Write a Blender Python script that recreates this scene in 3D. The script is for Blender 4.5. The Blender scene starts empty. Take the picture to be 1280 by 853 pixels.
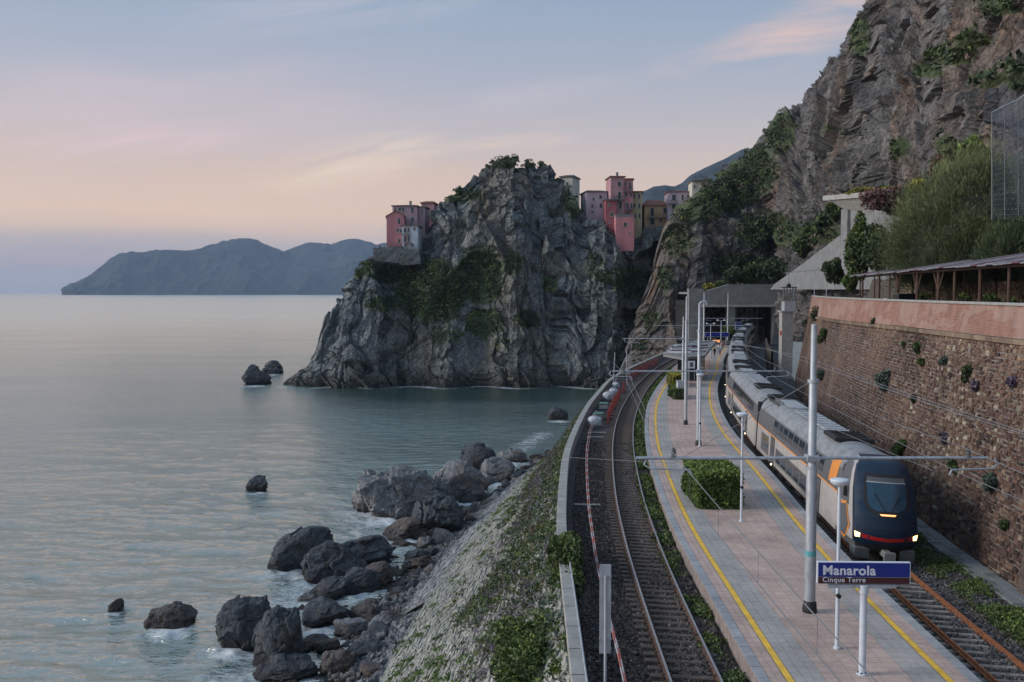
import bpy, math, random
import numpy as np
from mathutils import Vector, Matrix
random.seed(7); rng = np.random.default_rng(7)
R = math.radians
SC = bpy.context.scene; COL = SC.collection

# ------------------------------------------------------------------ camera, world, sun, exposure
CAMZ = 26.0; FPX = 1220.0; PITCH = math.atan(62.0 / FPX)
cam_data = bpy.data.cameras.new('camera'); cam = bpy.data.objects.new('camera', cam_data); COL.objects.link(cam)
cam.location = (0, 0, CAMZ); cam.rotation_euler = (math.pi / 2 - PITCH, 0, 0)
cam_data.lens = 36 * FPX / 1280; cam_data.sensor_width = 36; cam_data.clip_start = .5; cam_data.clip_end = 90000
SC.camera = cam
SC.render.resolution_x = 1024; SC.render.resolution_y = 682
SC.view_settings.view_transform = 'Standard'; SC.view_settings.look = 'None'
SC.view_settings.exposure = 0.42; SC.view_settings.gamma = 1
SUN_EL = R(24); SUN_AZ = R(-95)     # from the left, over the sea
sd = bpy.data.lights.new('sun', 'SUN'); sd.energy = 2.0; sd.angle = R(25); sd.color = (1, .93, .88)
so = bpy.data.objects.new('sun', sd); COL.objects.link(so)
sdir = Vector((math.sin(SUN_AZ) * math.cos(SUN_EL), math.cos(SUN_AZ) * math.cos(SUN_EL), math.sin(SUN_EL)))
so.rotation_euler = (-sdir).to_track_quat('-Z', 'Y').to_euler()

def ramp(nt, fac, stops, interp='LINEAR'):
    n = nt.nodes.new('ShaderNodeValToRGB'); cr = n.color_ramp; cr.interpolation = interp
    while len(cr.elements) < len(stops): cr.elements.new(.5)
    for e, (p, c) in zip(cr.elements, stops):
        e.position = p; e.color = (*c, 1) if len(c) == 3 else c
    if fac is not None: nt.links.new(fac, n.inputs[0])
    return n.outputs[0]
def math_n(nt, op, a, b=None, c=None, clamp=False):
    n = nt.nodes.new('ShaderNodeMath'); n.operation = op; n.use_clamp = clamp
    for i, v in enumerate((a, b, c)):
        if v is None: continue
        if isinstance(v, (int, float)): n.inputs[i].default_value = v
        else: nt.links.new(v, n.inputs[i])
    return n.outputs[0]
def mixc(nt, fac, a, b, blend='MIX'):
    n = nt.nodes.new('ShaderNodeMix'); n.data_type = 'RGBA'; n.blend_type = blend
    for i, v in ((0, fac), (6, a), (7, b)):
        if isinstance(v, (int, float)): n.inputs[i].default_value = v
        elif isinstance(v, tuple): n.inputs[i].default_value = (*v, 1)
        else: nt.links.new(v, n.inputs[i])
    return n.outputs[2]
def mapping(nt, vec, scale=(1, 1, 1), rot=(0, 0, 0), loc=(0, 0, 0)):
    n = nt.nodes.new('ShaderNodeMapping'); nt.links.new(vec, n.inputs[0])
    n.inputs['Scale'].default_value = scale; n.inputs['Rotation'].default_value = rot; n.inputs['Location'].default_value = loc
    return n.outputs[0]
def noise(nt, vec, scale, detail=4, rough=.55, dist=0):
    n = nt.nodes.new('ShaderNodeTexNoise'); nt.links.new(vec, n.inputs['Vector'])
    n.inputs['Scale'].default_value = scale; n.inputs['Detail'].default_value = detail
    n.inputs['Roughness'].default_value = rough; n.inputs['Distortion'].default_value = dist
    return n.outputs['Fac']
def voro(nt, vec, scale, feature='F1', out='Distance'):
    n = nt.nodes.new('ShaderNodeTexVoronoi'); n.feature = feature; nt.links.new(vec, n.inputs['Vector'])
    n.inputs['Scale'].default_value = scale
    return n.outputs[out]
def texco(nt, kind='Object'):
    return nt.nodes.new('ShaderNodeTexCoord').outputs[kind]

world = bpy.data.worlds.new('World'); SC.world = world; world.use_nodes = True
nt = world.node_tree; bg = nt.nodes['Background']
g = texco(nt, 'Generated')
sep = nt.nodes.new('ShaderNodeSeparateXYZ'); nt.links.new(g, sep.inputs[0])
wob = noise(nt, mapping(nt, g, (2, 2, 9)), 1.2, 3)
elev = math_n(nt, 'ADD', sep.outputs['Z'], math_n(nt, 'MULTIPLY', math_n(nt, 'SUBTRACT', wob, .5), .035))
skyc = ramp(nt, elev, [(0.0, (.50, .455, .455)), (.022, (.54, .46, .445)), (.05, (.62, .49, .43)), (.078, (.78, .56, .43)),
                       (.115, (.64, .49, .42)), (.16, (.52, .455, .48)), (.22, (.38, .405, .50)), (.29, (.27, .355, .475)), (.5, (.28, .385, .53)), (1, (.31, .43, .60))])
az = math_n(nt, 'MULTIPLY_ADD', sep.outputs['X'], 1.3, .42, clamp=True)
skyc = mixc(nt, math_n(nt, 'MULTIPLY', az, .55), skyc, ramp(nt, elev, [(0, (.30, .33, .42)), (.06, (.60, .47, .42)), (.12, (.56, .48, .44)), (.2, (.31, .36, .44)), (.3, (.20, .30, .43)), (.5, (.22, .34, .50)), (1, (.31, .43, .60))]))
yp = math_n(nt, 'MAXIMUM', sep.outputs['Y'], .05)
cu = math_n(nt, 'DIVIDE', sep.outputs['X'], yp); cv = math_n(nt, 'DIVIDE', sep.outputs['Z'], yp)
comb = nt.nodes.new('ShaderNodeCombineXYZ'); nt.links.new(cu, comb.inputs[0]); nt.links.new(cv, comb.inputs[1])
wisp = noise(nt, mapping(nt, mapping(nt, comb.outputs[0], (1, 1, 1), (0, 0, R(-9))), (4, 26, 1)), 1.6, 8, .62, .8)
soft = noise(nt, mapping(nt, comb.outputs[0], (3, 13, 1)), 1.3, 7, .6, .6)
def cloud(px, py, ru, rv, rot, col, k, tex):
    global skyc
    mp = mapping(nt, comb.outputs[0], (1, 1, 1), (0, 0, 0), (-(px - 640) / FPX, -(364.5 - py) / FPX, 0))
    mp = mapping(nt, mapping(nt, mp, (1, 1, 1), (0, 0, R(-rot))), (FPX / ru, FPX / rv, 0))
    ln = nt.nodes.new('ShaderNodeVectorMath'); ln.operation = 'LENGTH'; nt.links.new(mp, ln.inputs[0])
    f = ramp(nt, ln.outputs['Value'], [(0, (1, 1, 1)), (.45, (.62, .62, .62)), (1, (0, 0, 0))], 'EASE')
    t = ramp(nt, tex, [(.36, (0, 0, 0)), (.62, (1, 1, 1))])
    f = math_n(nt, 'MULTIPLY', math_n(nt, 'MULTIPLY', f, t), k)
    skyc = mixc(nt, f, skyc, col)
cloud(150, 160, 420, 110, 4, (.60, .49, .53), .65, soft)
cloud(330, 250, 420, 60, 2, (.70, .49, .38), .7, soft)
cloud(440, 205, 150, 42, 12, (.84, .67, .52), .7, wisp)
cloud(160, 180, 200, 30, 5, (.70, .52, .55), .8, wisp)
cloud(620, 184, 120, 16, 6, (.80, .62, .50), .6, wisp)
cloud(985, 48, 170, 44, 22, (.66, .48, .45), .95, wisp)
cloud(900, 78, 130, 26, 10, (.50, .44, .48), .8, wisp)
cloud(1060, 10, 120, 50, 25, (.62, .45, .42), .8, soft)
cloud(400, 20, 300, 40, 5, (.46, .46, .55), .6, wisp)
cloud(620, 130, 260, 24, 8, (.50, .47, .52), .6, wisp)
cloud(130, 310, 420, 30, 0, (.38, .36, .43), .8, soft)
cloud(120, 332, 200, 16, 0, (.55, .39, .42), .6, soft)
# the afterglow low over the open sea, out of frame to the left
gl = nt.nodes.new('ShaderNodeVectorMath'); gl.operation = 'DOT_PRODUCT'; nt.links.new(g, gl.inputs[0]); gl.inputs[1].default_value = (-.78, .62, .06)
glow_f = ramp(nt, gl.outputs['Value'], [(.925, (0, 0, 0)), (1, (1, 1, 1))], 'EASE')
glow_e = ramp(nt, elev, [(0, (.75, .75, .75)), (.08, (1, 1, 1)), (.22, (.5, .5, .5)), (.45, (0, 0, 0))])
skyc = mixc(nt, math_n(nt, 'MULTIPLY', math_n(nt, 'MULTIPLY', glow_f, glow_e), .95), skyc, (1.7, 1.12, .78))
nish = nt.nodes.new('ShaderNodeTexSky'); nish.sky_type = 'NISHITA'; nish.sun_disc = False
nish.sun_elevation = R(2); nish.sun_rotation = SUN_AZ
skyc = mixc(nt, 1.0, skyc, mixc(nt, 1.0, nish.outputs[0], (.02, .02, .02), 'MULTIPLY'), 'ADD')
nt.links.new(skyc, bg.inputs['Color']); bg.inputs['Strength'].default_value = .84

# ------------------------------------------------------------------ helpers
cP, sP = math.cos(PITCH), math.sin(PITCH)
def ray(px, py):
    xr = (px - 640) / FPX; yu = (426.5 - py) / FPX
    return np.array([xr, cP + yu * sP, -sP + yu * cP])
def at_z(px, py, z):
    d = ray(px, py); t = (z - CAMZ) / d[2]; return np.array([d[0] * t, d[1] * t, z])
def at_y(px, py, Y):
    d = ray(px, py); t = Y / d[1]; return np.array([d[0] * t, Y, CAMZ + d[2] * t])
def proj(P):
    P = np.atleast_2d(P); v = P - np.array([0, 0, CAMZ])
    zc = v[:, 1] * cP - v[:, 2] * sP; yc = v[:, 1] * sP + v[:, 2] * cP
    return np.stack([640 + FPX * v[:, 0] / zc, 426.5 - FPX * yc / zc], 1)

def hash3(ix, iy, iz, seed=0):
    h = (ix.astype(np.int64) * 374761393 + iy.astype(np.int64) * 668265263 + iz.astype(np.int64) * 2147483647 + seed * 974711) & 0xffffffff
    h = ((h ^ (h >> 13)) * 1274126177) & 0xffffffff
    h = ((h ^ (h >> 16)) * 2246822519) & 0xffffffff
    return ((h ^ (h >> 15)) & 0xffffff) / float(0x1000000)
def vnoise(P, seed=0):
    I = np.floor(P).astype(np.int64); F = P - I; F = F * F * F * (F * (F * 6 - 15) + 10)
    r = 0
    for dx in (0, 1):
        wx = F[:, 0] if dx else 1 - F[:, 0]
        for dy in (0, 1):
            wy = F[:, 1] if dy else 1 - F[:, 1]
            for dz in (0, 1):
                wz = F[:, 2] if dz else 1 - F[:, 2]
                r = r + wx * wy * wz * hash3(I[:, 0] + dx, I[:, 1] + dy, I[:, 2] + dz, seed)
    return r * 2 - 1
def fbm(P, sc, octs=4, seed=0, gain=.5):
    r = np.zeros(len(P)); a = 1.; P = P * sc
    for o in range(octs):
        r += a * vnoise(P + 17.3 * o, seed + o); P = P * 2.03; a *= gain
    return r
def ridged(P, sc, octs=4, seed=0, gain=.5):
    r = np.zeros(len(P)); a = 1.; P = P * sc
    for o in range(octs):
        r += a * (1 - 2 * np.abs(vnoise(P + 31.7 * o, seed + o))); P = P * 2.1; a *= gain
    return r
def blocks_noise(P, sc, seed=0):
    """fractured rock: every cell is its own tilted facet"""
    Q = P * sc; I = np.floor(Q).astype(np.int64); best = np.full(len(P), 1e9); val = np.zeros(len(P))
    for dx in (-1, 0, 1):
        for dy in (-1, 0, 1):
            for dz in (-1, 0, 1):
                c = I + np.array([dx, dy, dz])
                h = [hash3(c[:, 0], c[:, 1], c[:, 2], seed + k) for k in range(7)]
                d = Q - (c + np.stack(h[:3], 1)); dd = (d * d).sum(1)
                v = (h[3] - .5) * 1.2 + d[:, 0] * (h[4] - .5) * 2 + d[:, 1] * (h[5] - .5) * 2 + d[:, 2] * (h[6] - .5) * 2
                m = dd < best; best[m] = dd[m]; val[m] = v[m]
    return val

def tag(o, label=None, cat=None, group=None, kind=None):
    if label: o['label'] = label
    if cat: o['category'] = cat
    if group: o['group'] = group
    if kind: o['kind'] = kind
    return o
def empty(name, loc, rz=0, label=None, cat=None, group=None):
    o = bpy.data.objects.new(name, None); COL.objects.link(o); o.location = loc; o.rotation_euler = (0, 0, rz)
    o.empty_display_size = .3
    return tag(o, label, cat, group)
def link(name, me, parent=None):
    o = bpy.data.objects.new(name, me); COL.objects.link(o)
    if parent is not None: o.parent = parent
    return o
def mesh_np(name, V, F, mats, parent=None, attrs=None, smooth=False, midx=None, link_it=True):
    V = np.asarray(V, dtype=np.float32); F = np.asarray(F, dtype=np.int32); k = F.shape[1]
    me = bpy.data.meshes.new(name); me.vertices.add(len(V)); me.vertices.foreach_set('co', V.ravel())
    me.loops.add(F.size); me.loops.foreach_set('vertex_index', F.ravel())
    me.polygons.add(len(F)); me.polygons.foreach_set('loop_start', np.arange(len(F), dtype=np.int32) * k)
    if not isinstance(mats, (list, tuple)): mats = [mats]
    for m in mats: me.materials.append(m)
    if midx is not None: me.polygons.foreach_set('material_index', np.asarray(midx, dtype=np.int32))
    me.update(calc_edges=True)
    me.polygons.foreach_set('use_smooth', np.full(len(F), smooth, dtype=bool))
    for an, av in (attrs or {}).items():
        a = me.attributes.new(an, 'FLOAT', 'POINT'); a.data.foreach_set('value', np.asarray(av, dtype=np.float32))
    me.update()
    return link(name, me, parent) if link_it else me
class MB:
    """collects boxes, tubes and prisms into one mesh"""
    def __init__(s): s.v = []; s.f = []; s.m = []
    def add(s, v, f, m=0):
        b = len(s.v); s.v += [tuple(map(float, p)) for p in v]; s.f += [tuple(i + b for i in q) for q in f]; s.m += [m] * len(f)
    def box(s, c, d, rz=0, m=0, bev=0):
        x, y, z = (k / 2 for k in d); ca, sa = math.cos(rz), math.sin(rz); vs = []
        if bev <= 0:
            for sz in (-z, z):
                for sx, sy in ((-x, -y), (x, -y), (x, y), (-x, y)):
                    vs.append((c[0] + sx * ca - sy * sa, c[1] + sx * sa + sy * ca, c[2] + sz))
            s.add(vs, [(3, 2, 1, 0), (4, 5, 6, 7), (0, 1, 5, 4), (1, 2, 6, 5), (2, 3, 7, 6), (3, 0, 4, 7)], m)
        else:
            rings = [(-z, bev), (-z + bev, 0), (z - bev, 0), (z, bev)]
            for sz, i in rings:
                for sx, sy in ((-x + i, -y + i), (x - i, -y + i), (x - i, y - i), (-x + i, y - i)):
                    vs.append((c[0] + sx * ca - sy * sa, c[1] + sx * sa + sy * ca, c[2] + sz))
            fs = [(3, 2, 1, 0), (12, 13, 14, 15)]
            for r in range(3):
                for k in range(4):
                    fs.append((r * 4 + k, r * 4 + (k + 1) % 4, r * 4 + 4 + (k + 1) % 4, r * 4 + 4 + k))
            s.add(vs, fs, m)
        return s
    def tube(s, p0, p1, r0, r1=None, n=10, m=0, cap=True):
        r1 = r0 if r1 is None else r1; p0 = Vector(p0); p1 = Vector(p1); d = (p1 - p0).normalized()
        u = d.orthogonal().normalized(); w = d.cross(u); vs = []
        for p, r in ((p0, r0), (p1, r1)):
            for k in range(n):
                a = 2 * math.pi * k / n; vs.append(p + (u * math.cos(a) + w * math.sin(a)) * r)
        fs = [(k, (k + 1) % n, n + (k + 1) % n, n + k) for k in range(n)]
        if cap: fs += [tuple(range(n - 1, -1, -1)), tuple(range(n, 2 * n))]
        s.add(vs, fs, m); return s
    def path(s, pts, r, n=6, m=0):
        for a, b in zip(pts[:-1], pts[1:]): s.tube(a, b, r, r, n, m)
        return s
    def lathe(s, c, prof, n=16, m=0):
        vs = []; fs = []
        for r, z in prof:
            for k in range(n):
                a = 2 * math.pi * k / n; vs.append((c[0] + r * math.cos(a), c[1] + r * math.sin(a), c[2] + z))
        for i in range(len(prof) - 1):
            for k in range(n): fs.append((i * n + k, i * n + (k + 1) % n, (i + 1) * n + (k + 1) % n, (i + 1) * n + k))
        fs += [tuple(range(n - 1, -1, -1)), tuple(range((len(prof) - 1) * n, len(prof) * n))]
        s.add(vs, fs, m); return s
    def prism(s, poly, off, m=0):
        n = len(poly); off = np.array(off); vs = [np.array(p) for p in poly] + [np.array(p) + off for p in poly]
        s.add(vs, [tuple(range(n)), tuple(range(2 * n - 1, n - 1, -1))] + [(k, n + k, n + (k + 1) % n, (k + 1) % n) for k in range(n)], m)
        return s
    def build(s, name, mats, parent=None, smooth=False, link_it=True):
        me = bpy.data.meshes.new(name); me.from_pydata(s.v, [], s.f)
        if not isinstance(mats, (list, tuple)): mats = [mats]
        for m in mats: me.materials.append(m)
        me.polygons.foreach_set('material_index', s.m)
        if smooth:
            me.polygons.foreach_set('use_smooth', [True] * len(s.f)); me.set_sharp_from_angle(angle=R(40))
        me.update()
        return link(name, me, parent) if link_it else me
def grid_faces(nu, nv):
    i = np.arange(nu - 1)[:, None]; j = np.arange(nv - 1)[None, :]; a = i * nv + j
    return np.stack([a, a + nv, a + nv + 1, a + 1], -1).reshape(-1, 4)
def blocks(Q, N, h, bev):
    """Q (n,4,3) corners, N (n,3) normal, h (n,) proud height -> V, F of small chamfered slabs"""
    n = len(Q); c = Q.mean(1, keepdims=True); d = c - Q; L = np.linalg.norm(d, axis=2, keepdims=True)
    top = Q + d / np.maximum(L, 1e-6) * bev + N[:, None, :] * h[:, None, None]
    V = np.concatenate([Q - N[:, None, :] * .03, top], 1).reshape(-1, 3)
    b = (np.arange(n) * 8)[:, None, None]
    f = np.array([[4, 5, 6, 7], [0, 1, 5, 4], [1, 2, 6, 5], [2, 3, 7, 6], [3, 0, 4, 7]])[None]
    return V, (b + f).reshape(-1, 4)
def block_set(piece, rest, Q, N, h, bev, var, mat, parent, extra=None, cap=300, mask=None):
    """the nearest `cap` blocks become objects of their own, the remainder one joined part"""
    d = np.linalg.norm(Q.mean(1) - np.array([0, 0, CAMZ]), axis=1)
    pp = proj(Q.mean(1)); vis = (pp[:, 0] > -5) & (pp[:, 0] < 1285) & (pp[:, 1] > 0) & (pp[:, 1] < 858) & (Q.mean(1)[:, 1] > 5)
    if mask is not None: vis &= mask
    order = np.argsort(np.where(vis, d, d + 1e5)); near = order[:cap]; far = order[cap:]
    F1 = np.array([[4, 5, 6, 7], [0, 1, 5, 4], [1, 2, 6, 5], [2, 3, 7, 6], [3, 0, 4, 7]])
    for i in near:
        V, F = blocks(Q[i:i + 1], N[i:i + 1], h[i:i + 1], bev); c = V.mean(0)
        at = {'var': np.full(8, var[i])}
        if extra is not None: at['zone'] = np.full(8, extra[i])
        o = mesh_np(piece, V - c, F1, mat, parent, at); o.location = c
    V, F = blocks(Q[far], N[far], h[far], bev); at = {'var': np.repeat(var[far], 8)}
    if extra is not None: at['zone'] = np.repeat(extra[far], 8)
    o = mesh_np(rest, V, F, mat, parent, at); o['kind'] = 'stuff'
    return o

class Curve:
    def __init__(s, pts, sm=6):
        P = np.array(pts, float)[:, :2]; out = []
        Q = np.vstack([2 * P[0] - P[1], P, 2 * P[-1] - P[-2]])
        for i in range(1, len(Q) - 2):
            for t in np.linspace(0, 1, 24, endpoint=False):
                a, b, c, d = Q[i - 1], Q[i], Q[i + 1], Q[i + 2]
                out.append(.5 * ((2 * b) + (-a + c) * t + (2 * a - 5 * b + 4 * c - d) * t * t + (-a + 3 * b - 3 * c + d) * t ** 3))
        out.append(P[-1]); C = np.array(out); C = s.res(C, .5)
        for _ in range(sm * 20):
            C[1:-1] = .5 * C[1:-1] + .25 * (C[:-2] + C[2:])
        C = s.res(C, .5); s.P = C; s.s = np.arange(len(C)) * .5
        T = np.gradient(C, axis=0); T /= np.linalg.norm(T, axis=1, keepdims=True); s.T = T; s.L = s.s[-1]
    @staticmethod
    def res(C, st):
        d = np.r_[0, np.cumsum(np.linalg.norm(np.diff(C, axis=0), axis=1))]; q = np.arange(0, d[-1], st)
        return np.stack([np.interp(q, d, C[:, 0]), np.interp(q, d, C[:, 1])], 1)
    def at(s, q, off=0.):
        q = np.asarray(q, float); x = np.interp(q, s.s, s.P[:, 0]); y = np.interp(q, s.s, s.P[:, 1])
        tx = np.interp(q, s.s, s.T[:, 0]); ty = np.interp(q, s.s, s.T[:, 1])
        return np.stack([x + ty * off, y - tx * off], -1)
    def tan(s, q): return np.stack([np.interp(q, s.s, s.T[:, 0]), np.interp(q, s.s, s.T[:, 1])], -1)
    def s_at_y(s, y): return float(np.interp(y, s.P[:, 1], s.s))

def pxcurve(lst, z, pre=(), post=(), sm=6):
    return Curve(list(pre) + [at_z(a, b, z)[:2] for a, b in lst] + list(post), sm)

# ------------------------------------------------------------------ materials
def new_mat(name, rough=.7, metal=0., spec=.4):
    m = bpy.data.materials.new(name); m.use_nodes = True; nt = m.node_tree; b = nt.nodes['Principled BSDF']
    b.inputs['Roughness'].default_value = rough; b.inputs['Metallic'].default_value = metal
    b.inputs['Specular IOR Level'].default_value = spec
    return m, nt, b
def bump(nt, b, h, strength, dist):
    n = nt.nodes.new('ShaderNodeBump'); n.inputs['Strength'].default_value = strength; n.inputs['Distance'].default_value = dist
    nt.links.new(h, n.inputs['Height']); nt.links.new(n.outputs[0], b.inputs['Normal'])
def attr(nt, name):
    n = nt.nodes.new('ShaderNodeAttribute'); n.attribute_name = name; return n.outputs['Fac']
def plain(name, col, rough=.6, metal=0., var=.25, sc=3., bs=.1, dirt=None):
    m, nt, b = new_mat(name, rough, metal); v = texco(nt)
    n = noise(nt, v, sc, 5); lo = tuple(c * (1 - var) for c in col); hi = tuple(min(1, c * (1 + var)) for c in col)
    c = ramp(nt, n, [(.3, lo), (.7, hi)])
    if dirt: c = mixc(nt, ramp(nt, noise(nt, mapping(nt, v, (1, 1, .25)), sc * 2.3, 6), [(.5, (0, 0, 0)), (.7, (.7, .7, .7))]), c, dirt)
    nt.links.new(c, b.inputs['Base Color']); bump(nt, b, noise(nt, v, sc * 9, 3), bs, .02)
    return m
def glow(name, col, e):
    m, nt, b = new_mat(name, .4); b.inputs['Base Color'].default_value = (*col, 1)
    b.inputs['Emission Color'].default_value = (*col, 1); b.inputs['Emission Strength'].default_value = e; return m
def glass_dark(name, col=(.015, .02, .028), rough=.08):
    m, nt, b = new_mat(name, rough, 0, .6); v = texco(nt)
    nt.links.new(ramp(nt, noise(nt, v, 1.3, 3), [(.3, col), (.7, tuple(c * 1.8 for c in col))]), b.inputs['Base Color']); return m

def rock_mat(name, c1, c2, c3, sc=.06, wet=0., bs=.7, veg=True, dip=(.35, .95, .2)):
    m, nt, b = new_mat(name, .85, 0, .25); v = texco(nt)
    warp = noise(nt, v, sc * 1.2, 8, .65, .6)
    col = ramp(nt, warp, [(.30, c1), (.48, c2), (.62, c1), (.75, c2)])
    rust = ramp(nt, noise(nt, mapping(nt, v, (1, 1, .45)), sc * .8, 6, .62), [(.50, (0, 0, 0)), (.66, (1, 1, 1))])
    col = mixc(nt, math_n(nt, 'MULTIPLY', rust, .75), col, c3)
    wv = nt.nodes.new('ShaderNodeTexNoise'); nt.links.new(v, wv.inputs['Vector']); wv.inputs['Scale'].default_value = sc * 1.1; wv.inputs['Detail'].default_value = 3
    va_ = nt.nodes.new('ShaderNodeVectorMath'); va_.operation = 'MULTIPLY_ADD'; nt.links.new(wv.outputs['Color'], va_.inputs[0]); va_.inputs[1].default_value = (.9 / sc,) * 3; nt.links.new(v, va_.inputs[2])
    st = noise(nt, mapping(nt, mapping(nt, va_.outputs[0], (1, 1, 1), dip), (.5, .4, 1.1)), sc * 9, 9, .72, .5)
    col = mixc(nt, .8, col, ramp(nt, st, [(.32, (.22, .22, .25)), (.47, (.8, .8, .8)), (.55, (1.1, 1.1, 1.08)), (.70, (1.9, 1.85, 1.75))]), 'MULTIPLY')
    fine = noise(nt, v, sc * 42, 7, .72)
    col = mixc(nt, .7, col, ramp(nt, fine, [(.36, (.35, .35, .38)), (.5, (1, 1, 1)), (.66, (1.55, 1.5, 1.45))]), 'MULTIPLY')
    crack = voro(nt, mapping(nt, mapping(nt, v, (1, 1, 1), dip), (.6, .8, 1.2)), sc * 11, 'DISTANCE_TO_EDGE')
    ck = ramp(nt, math_n(nt, 'ADD', crack, math_n(nt, 'MULTIPLY', math_n(nt, 'SUBTRACT', fine, .5), .12)), [(.0, (.28, .28, .3)), (.055, (1, 1, 1))])
    col = mixc(nt, .55, col, ck, 'MULTIPLY')
    if veg:
        vg = attr(nt, 'veg'); vn = noise(nt, v, .9, 6, .7)
        fac = ramp(nt, math_n(nt, 'ADD', vg, math_n(nt, 'MULTIPLY', math_n(nt, 'SUBTRACT', vn, .5), 1.6)), [(.42, (0, 0, 0)), (.6, (1, 1, 1))])
        col = mixc(nt, math_n(nt, 'MULTIPLY', fac, .85), col, ramp(nt, noise(nt, v, 1.7, 6), [(.3, (.025, .045, .022)), (.55, (.062, .09, .035)), (.75, (.13, .15, .05))]))
    if wet:
        s = nt.nodes.new('ShaderNodeSeparateXYZ'); nt.links.new(nt.nodes.new('ShaderNodeNewGeometry').outputs['Position'], s.inputs[0])
        w = ramp(nt, math_n(nt, 'ADD', math_n(nt, 'DIVIDE', s.outputs['Z'], wet), math_n(nt, 'MULTIPLY', noise(nt, v, .5, 5), .5)), [(.3, (.38, .34, .32)), (1., (1, 1, 1))])
        col = mixc(nt, 1., col, w, 'MULTIPLY')
    nt.links.new(col, b.inputs['Base Color'])
    hh = math_n(nt, 'ADD', math_n(nt, 'ADD', math_n(nt, 'MULTIPLY', st, .38), math_n(nt, 'MULTIPLY', fine, .35)), math_n(nt, 'MULTIPLY', ck, .25))
    bump(nt, b, hh, bs, .032 / sc)
    return m
M = {}
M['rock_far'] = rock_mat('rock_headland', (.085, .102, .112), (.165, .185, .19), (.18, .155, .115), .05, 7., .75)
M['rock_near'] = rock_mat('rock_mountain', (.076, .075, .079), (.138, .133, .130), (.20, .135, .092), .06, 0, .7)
M['boulder'] = rock_mat('boulder_dark', (.036, .043, .053), (.078, .088, .102), (.065, .062, .06), .45, 1.6, .5, False)
M['boulder_pale'] = rock_mat('boulder_pale', (.12, .128, .14), (.22, .225, .235), (.17, .14, .12), .45, 1.4, .5, False)
M['boulder_brown'] = rock_mat('boulder_brown', (.055, .050, .050), (.105, .096, .092), (.10, .076, .062), .6, 1.2, .5, False)

def stone_mat(name, stops, sc=6, dark=.35, bs=.5, zone=None):
    m, nt, b = new_mat(name, .85, 0, .25); v = texco(nt); va = attr(nt, 'var')
    c = ramp(nt, va, stops, 'LINEAR')
    geo = nt.nodes.new('ShaderNodeNewGeometry').outputs['Position']
    big = noise(nt, geo, .22, 5, .6)
    c = mixc(nt, .75, c, ramp(nt, big, [(.33, (1 - dark,) * 3), (.62, (1.15, 1.13, 1.1))]), 'MULTIPLY')
    fi = noise(nt, geo, sc, 6, .7)
    c = mixc(nt, .7, c, ramp(nt, fi, [(.3, (.5, .5, .52)), (.52, (1, 1, 1)), (.72, (1.35, 1.3, 1.25))]), 'MULTIPLY')
    nt.links.new(c, b.inputs['Base Color']); bump(nt, b, fi, bs, .06)
    return m
M['wall_stone'] = stone_mat('wall_stone', [(0, (.05, .036, .031)), (.25, (.09, .057, .046)), (.5, (.135, .083, .064)), (.72, (.175, .115, .083)), (.88, (.26, .21, .15)), (1, (.38, .34, .27))], 7, .5)
M['slope_stone'] = stone_mat('slope_stone', [(0, (.20, .215, .20)), (.4, (.265, .275, .25)), (.8, (.315, .32, .29)), (1, (.37, .37, .34))], 6, .3)
M['apron_stone'] = stone_mat('apron_stone', [(0, (.14, .15, .16)), (.5, (.24, .25, .26)), (1, (.36, .37, .37))], 6, .3)
M['terrace_stone'] = stone_mat('terrace_stone', [(0, (.10, .08, .06)), (.4, (.20, .15, .11)), (.8, (.33, .26, .19)), (1, (.45, .40, .33))], 7)
M['mortar'] = plain('mortar', (.17, .155, .14), .95, 0, .4, 1.5, .4)
M['mortar_pale'] = plain('mortar_pale', (.12, .125, .11), .95, 0, .35, 1.5, .4)

def tile_mat():
    m, nt, b = new_mat('paving', .7, 0, .3); va = attr(nt, 'var'); z = attr(nt, 'zone')
    geo = nt.nodes.new('ShaderNodeNewGeometry').outputs['Position']
    pink = ramp(nt, va, [(0, (.44, .33, .285)), (.5, (.485, .365, .315)), (1, (.53, .41, .36))])
    grey = ramp(nt, va, [(0, (.355, .335, .315)), (1, (.40, .38, .36))])
    cop = ramp(nt, va, [(0, (.30, .31, .325)), (1, (.36, .37, .38))])
    c = mixc(nt, ramp(nt, z, [(.24, (0, 0, 0)), (.26, (1, 1, 1))]), pink, grey)
    c = mixc(nt, ramp(nt, z, [(.74, (0, 0, 0)), (.76, (1, 1, 1))]), c, cop)
    c = mixc(nt, .8, c, ramp(nt, noise(nt, geo, .55, 6, .65), [(.32, (.66, .65, .66)), (.55, (1, 1, 1)), (.75, (1.2, 1.18, 1.15))]), 'MULTIPLY')
    fi = noise(nt, geo, 9, 5, .7)
    c = mixc(nt, .6, c, ramp(nt, fi, [(.3, (.7, .7, .7)), (.7, (1.2, 1.2, 1.2))]), 'MULTIPLY')
    nt.links.new(c, b.inputs['Base Color']); bump(nt, b, fi, .25, .02); return m
M['tile'] = tile_mat()
M['joint'] = plain('paving_joint', (.25, .21, .19), .95)
def yellow():
    m, nt, b = new_mat('yellow_line_paint', .6); v = texco(nt)
    c = ramp(nt, noise(nt, v, 2, 6, .7), [(.3, (.58, .34, .04)), (.6, (.82, .50, .05))])
    c = mixc(nt, ramp(nt, noise(nt, v, 14, 5, .8), [(.60, (0, 0, 0)), (.72, (.7, .7, .7))]), c, (.30, .24, .2))
    nt.links.new(c, b.inputs['Base Color']); return m
M['yellow'] = yellow()
M['ballast'] = plain('ballast_bed', (.060, .052, .050), .95, 0, .6, 14, .9)
M['ballast_grey'] = plain('ballast_bed_grey', (.085, .085, .088), .95, 0, .6, 14, .9)
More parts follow.
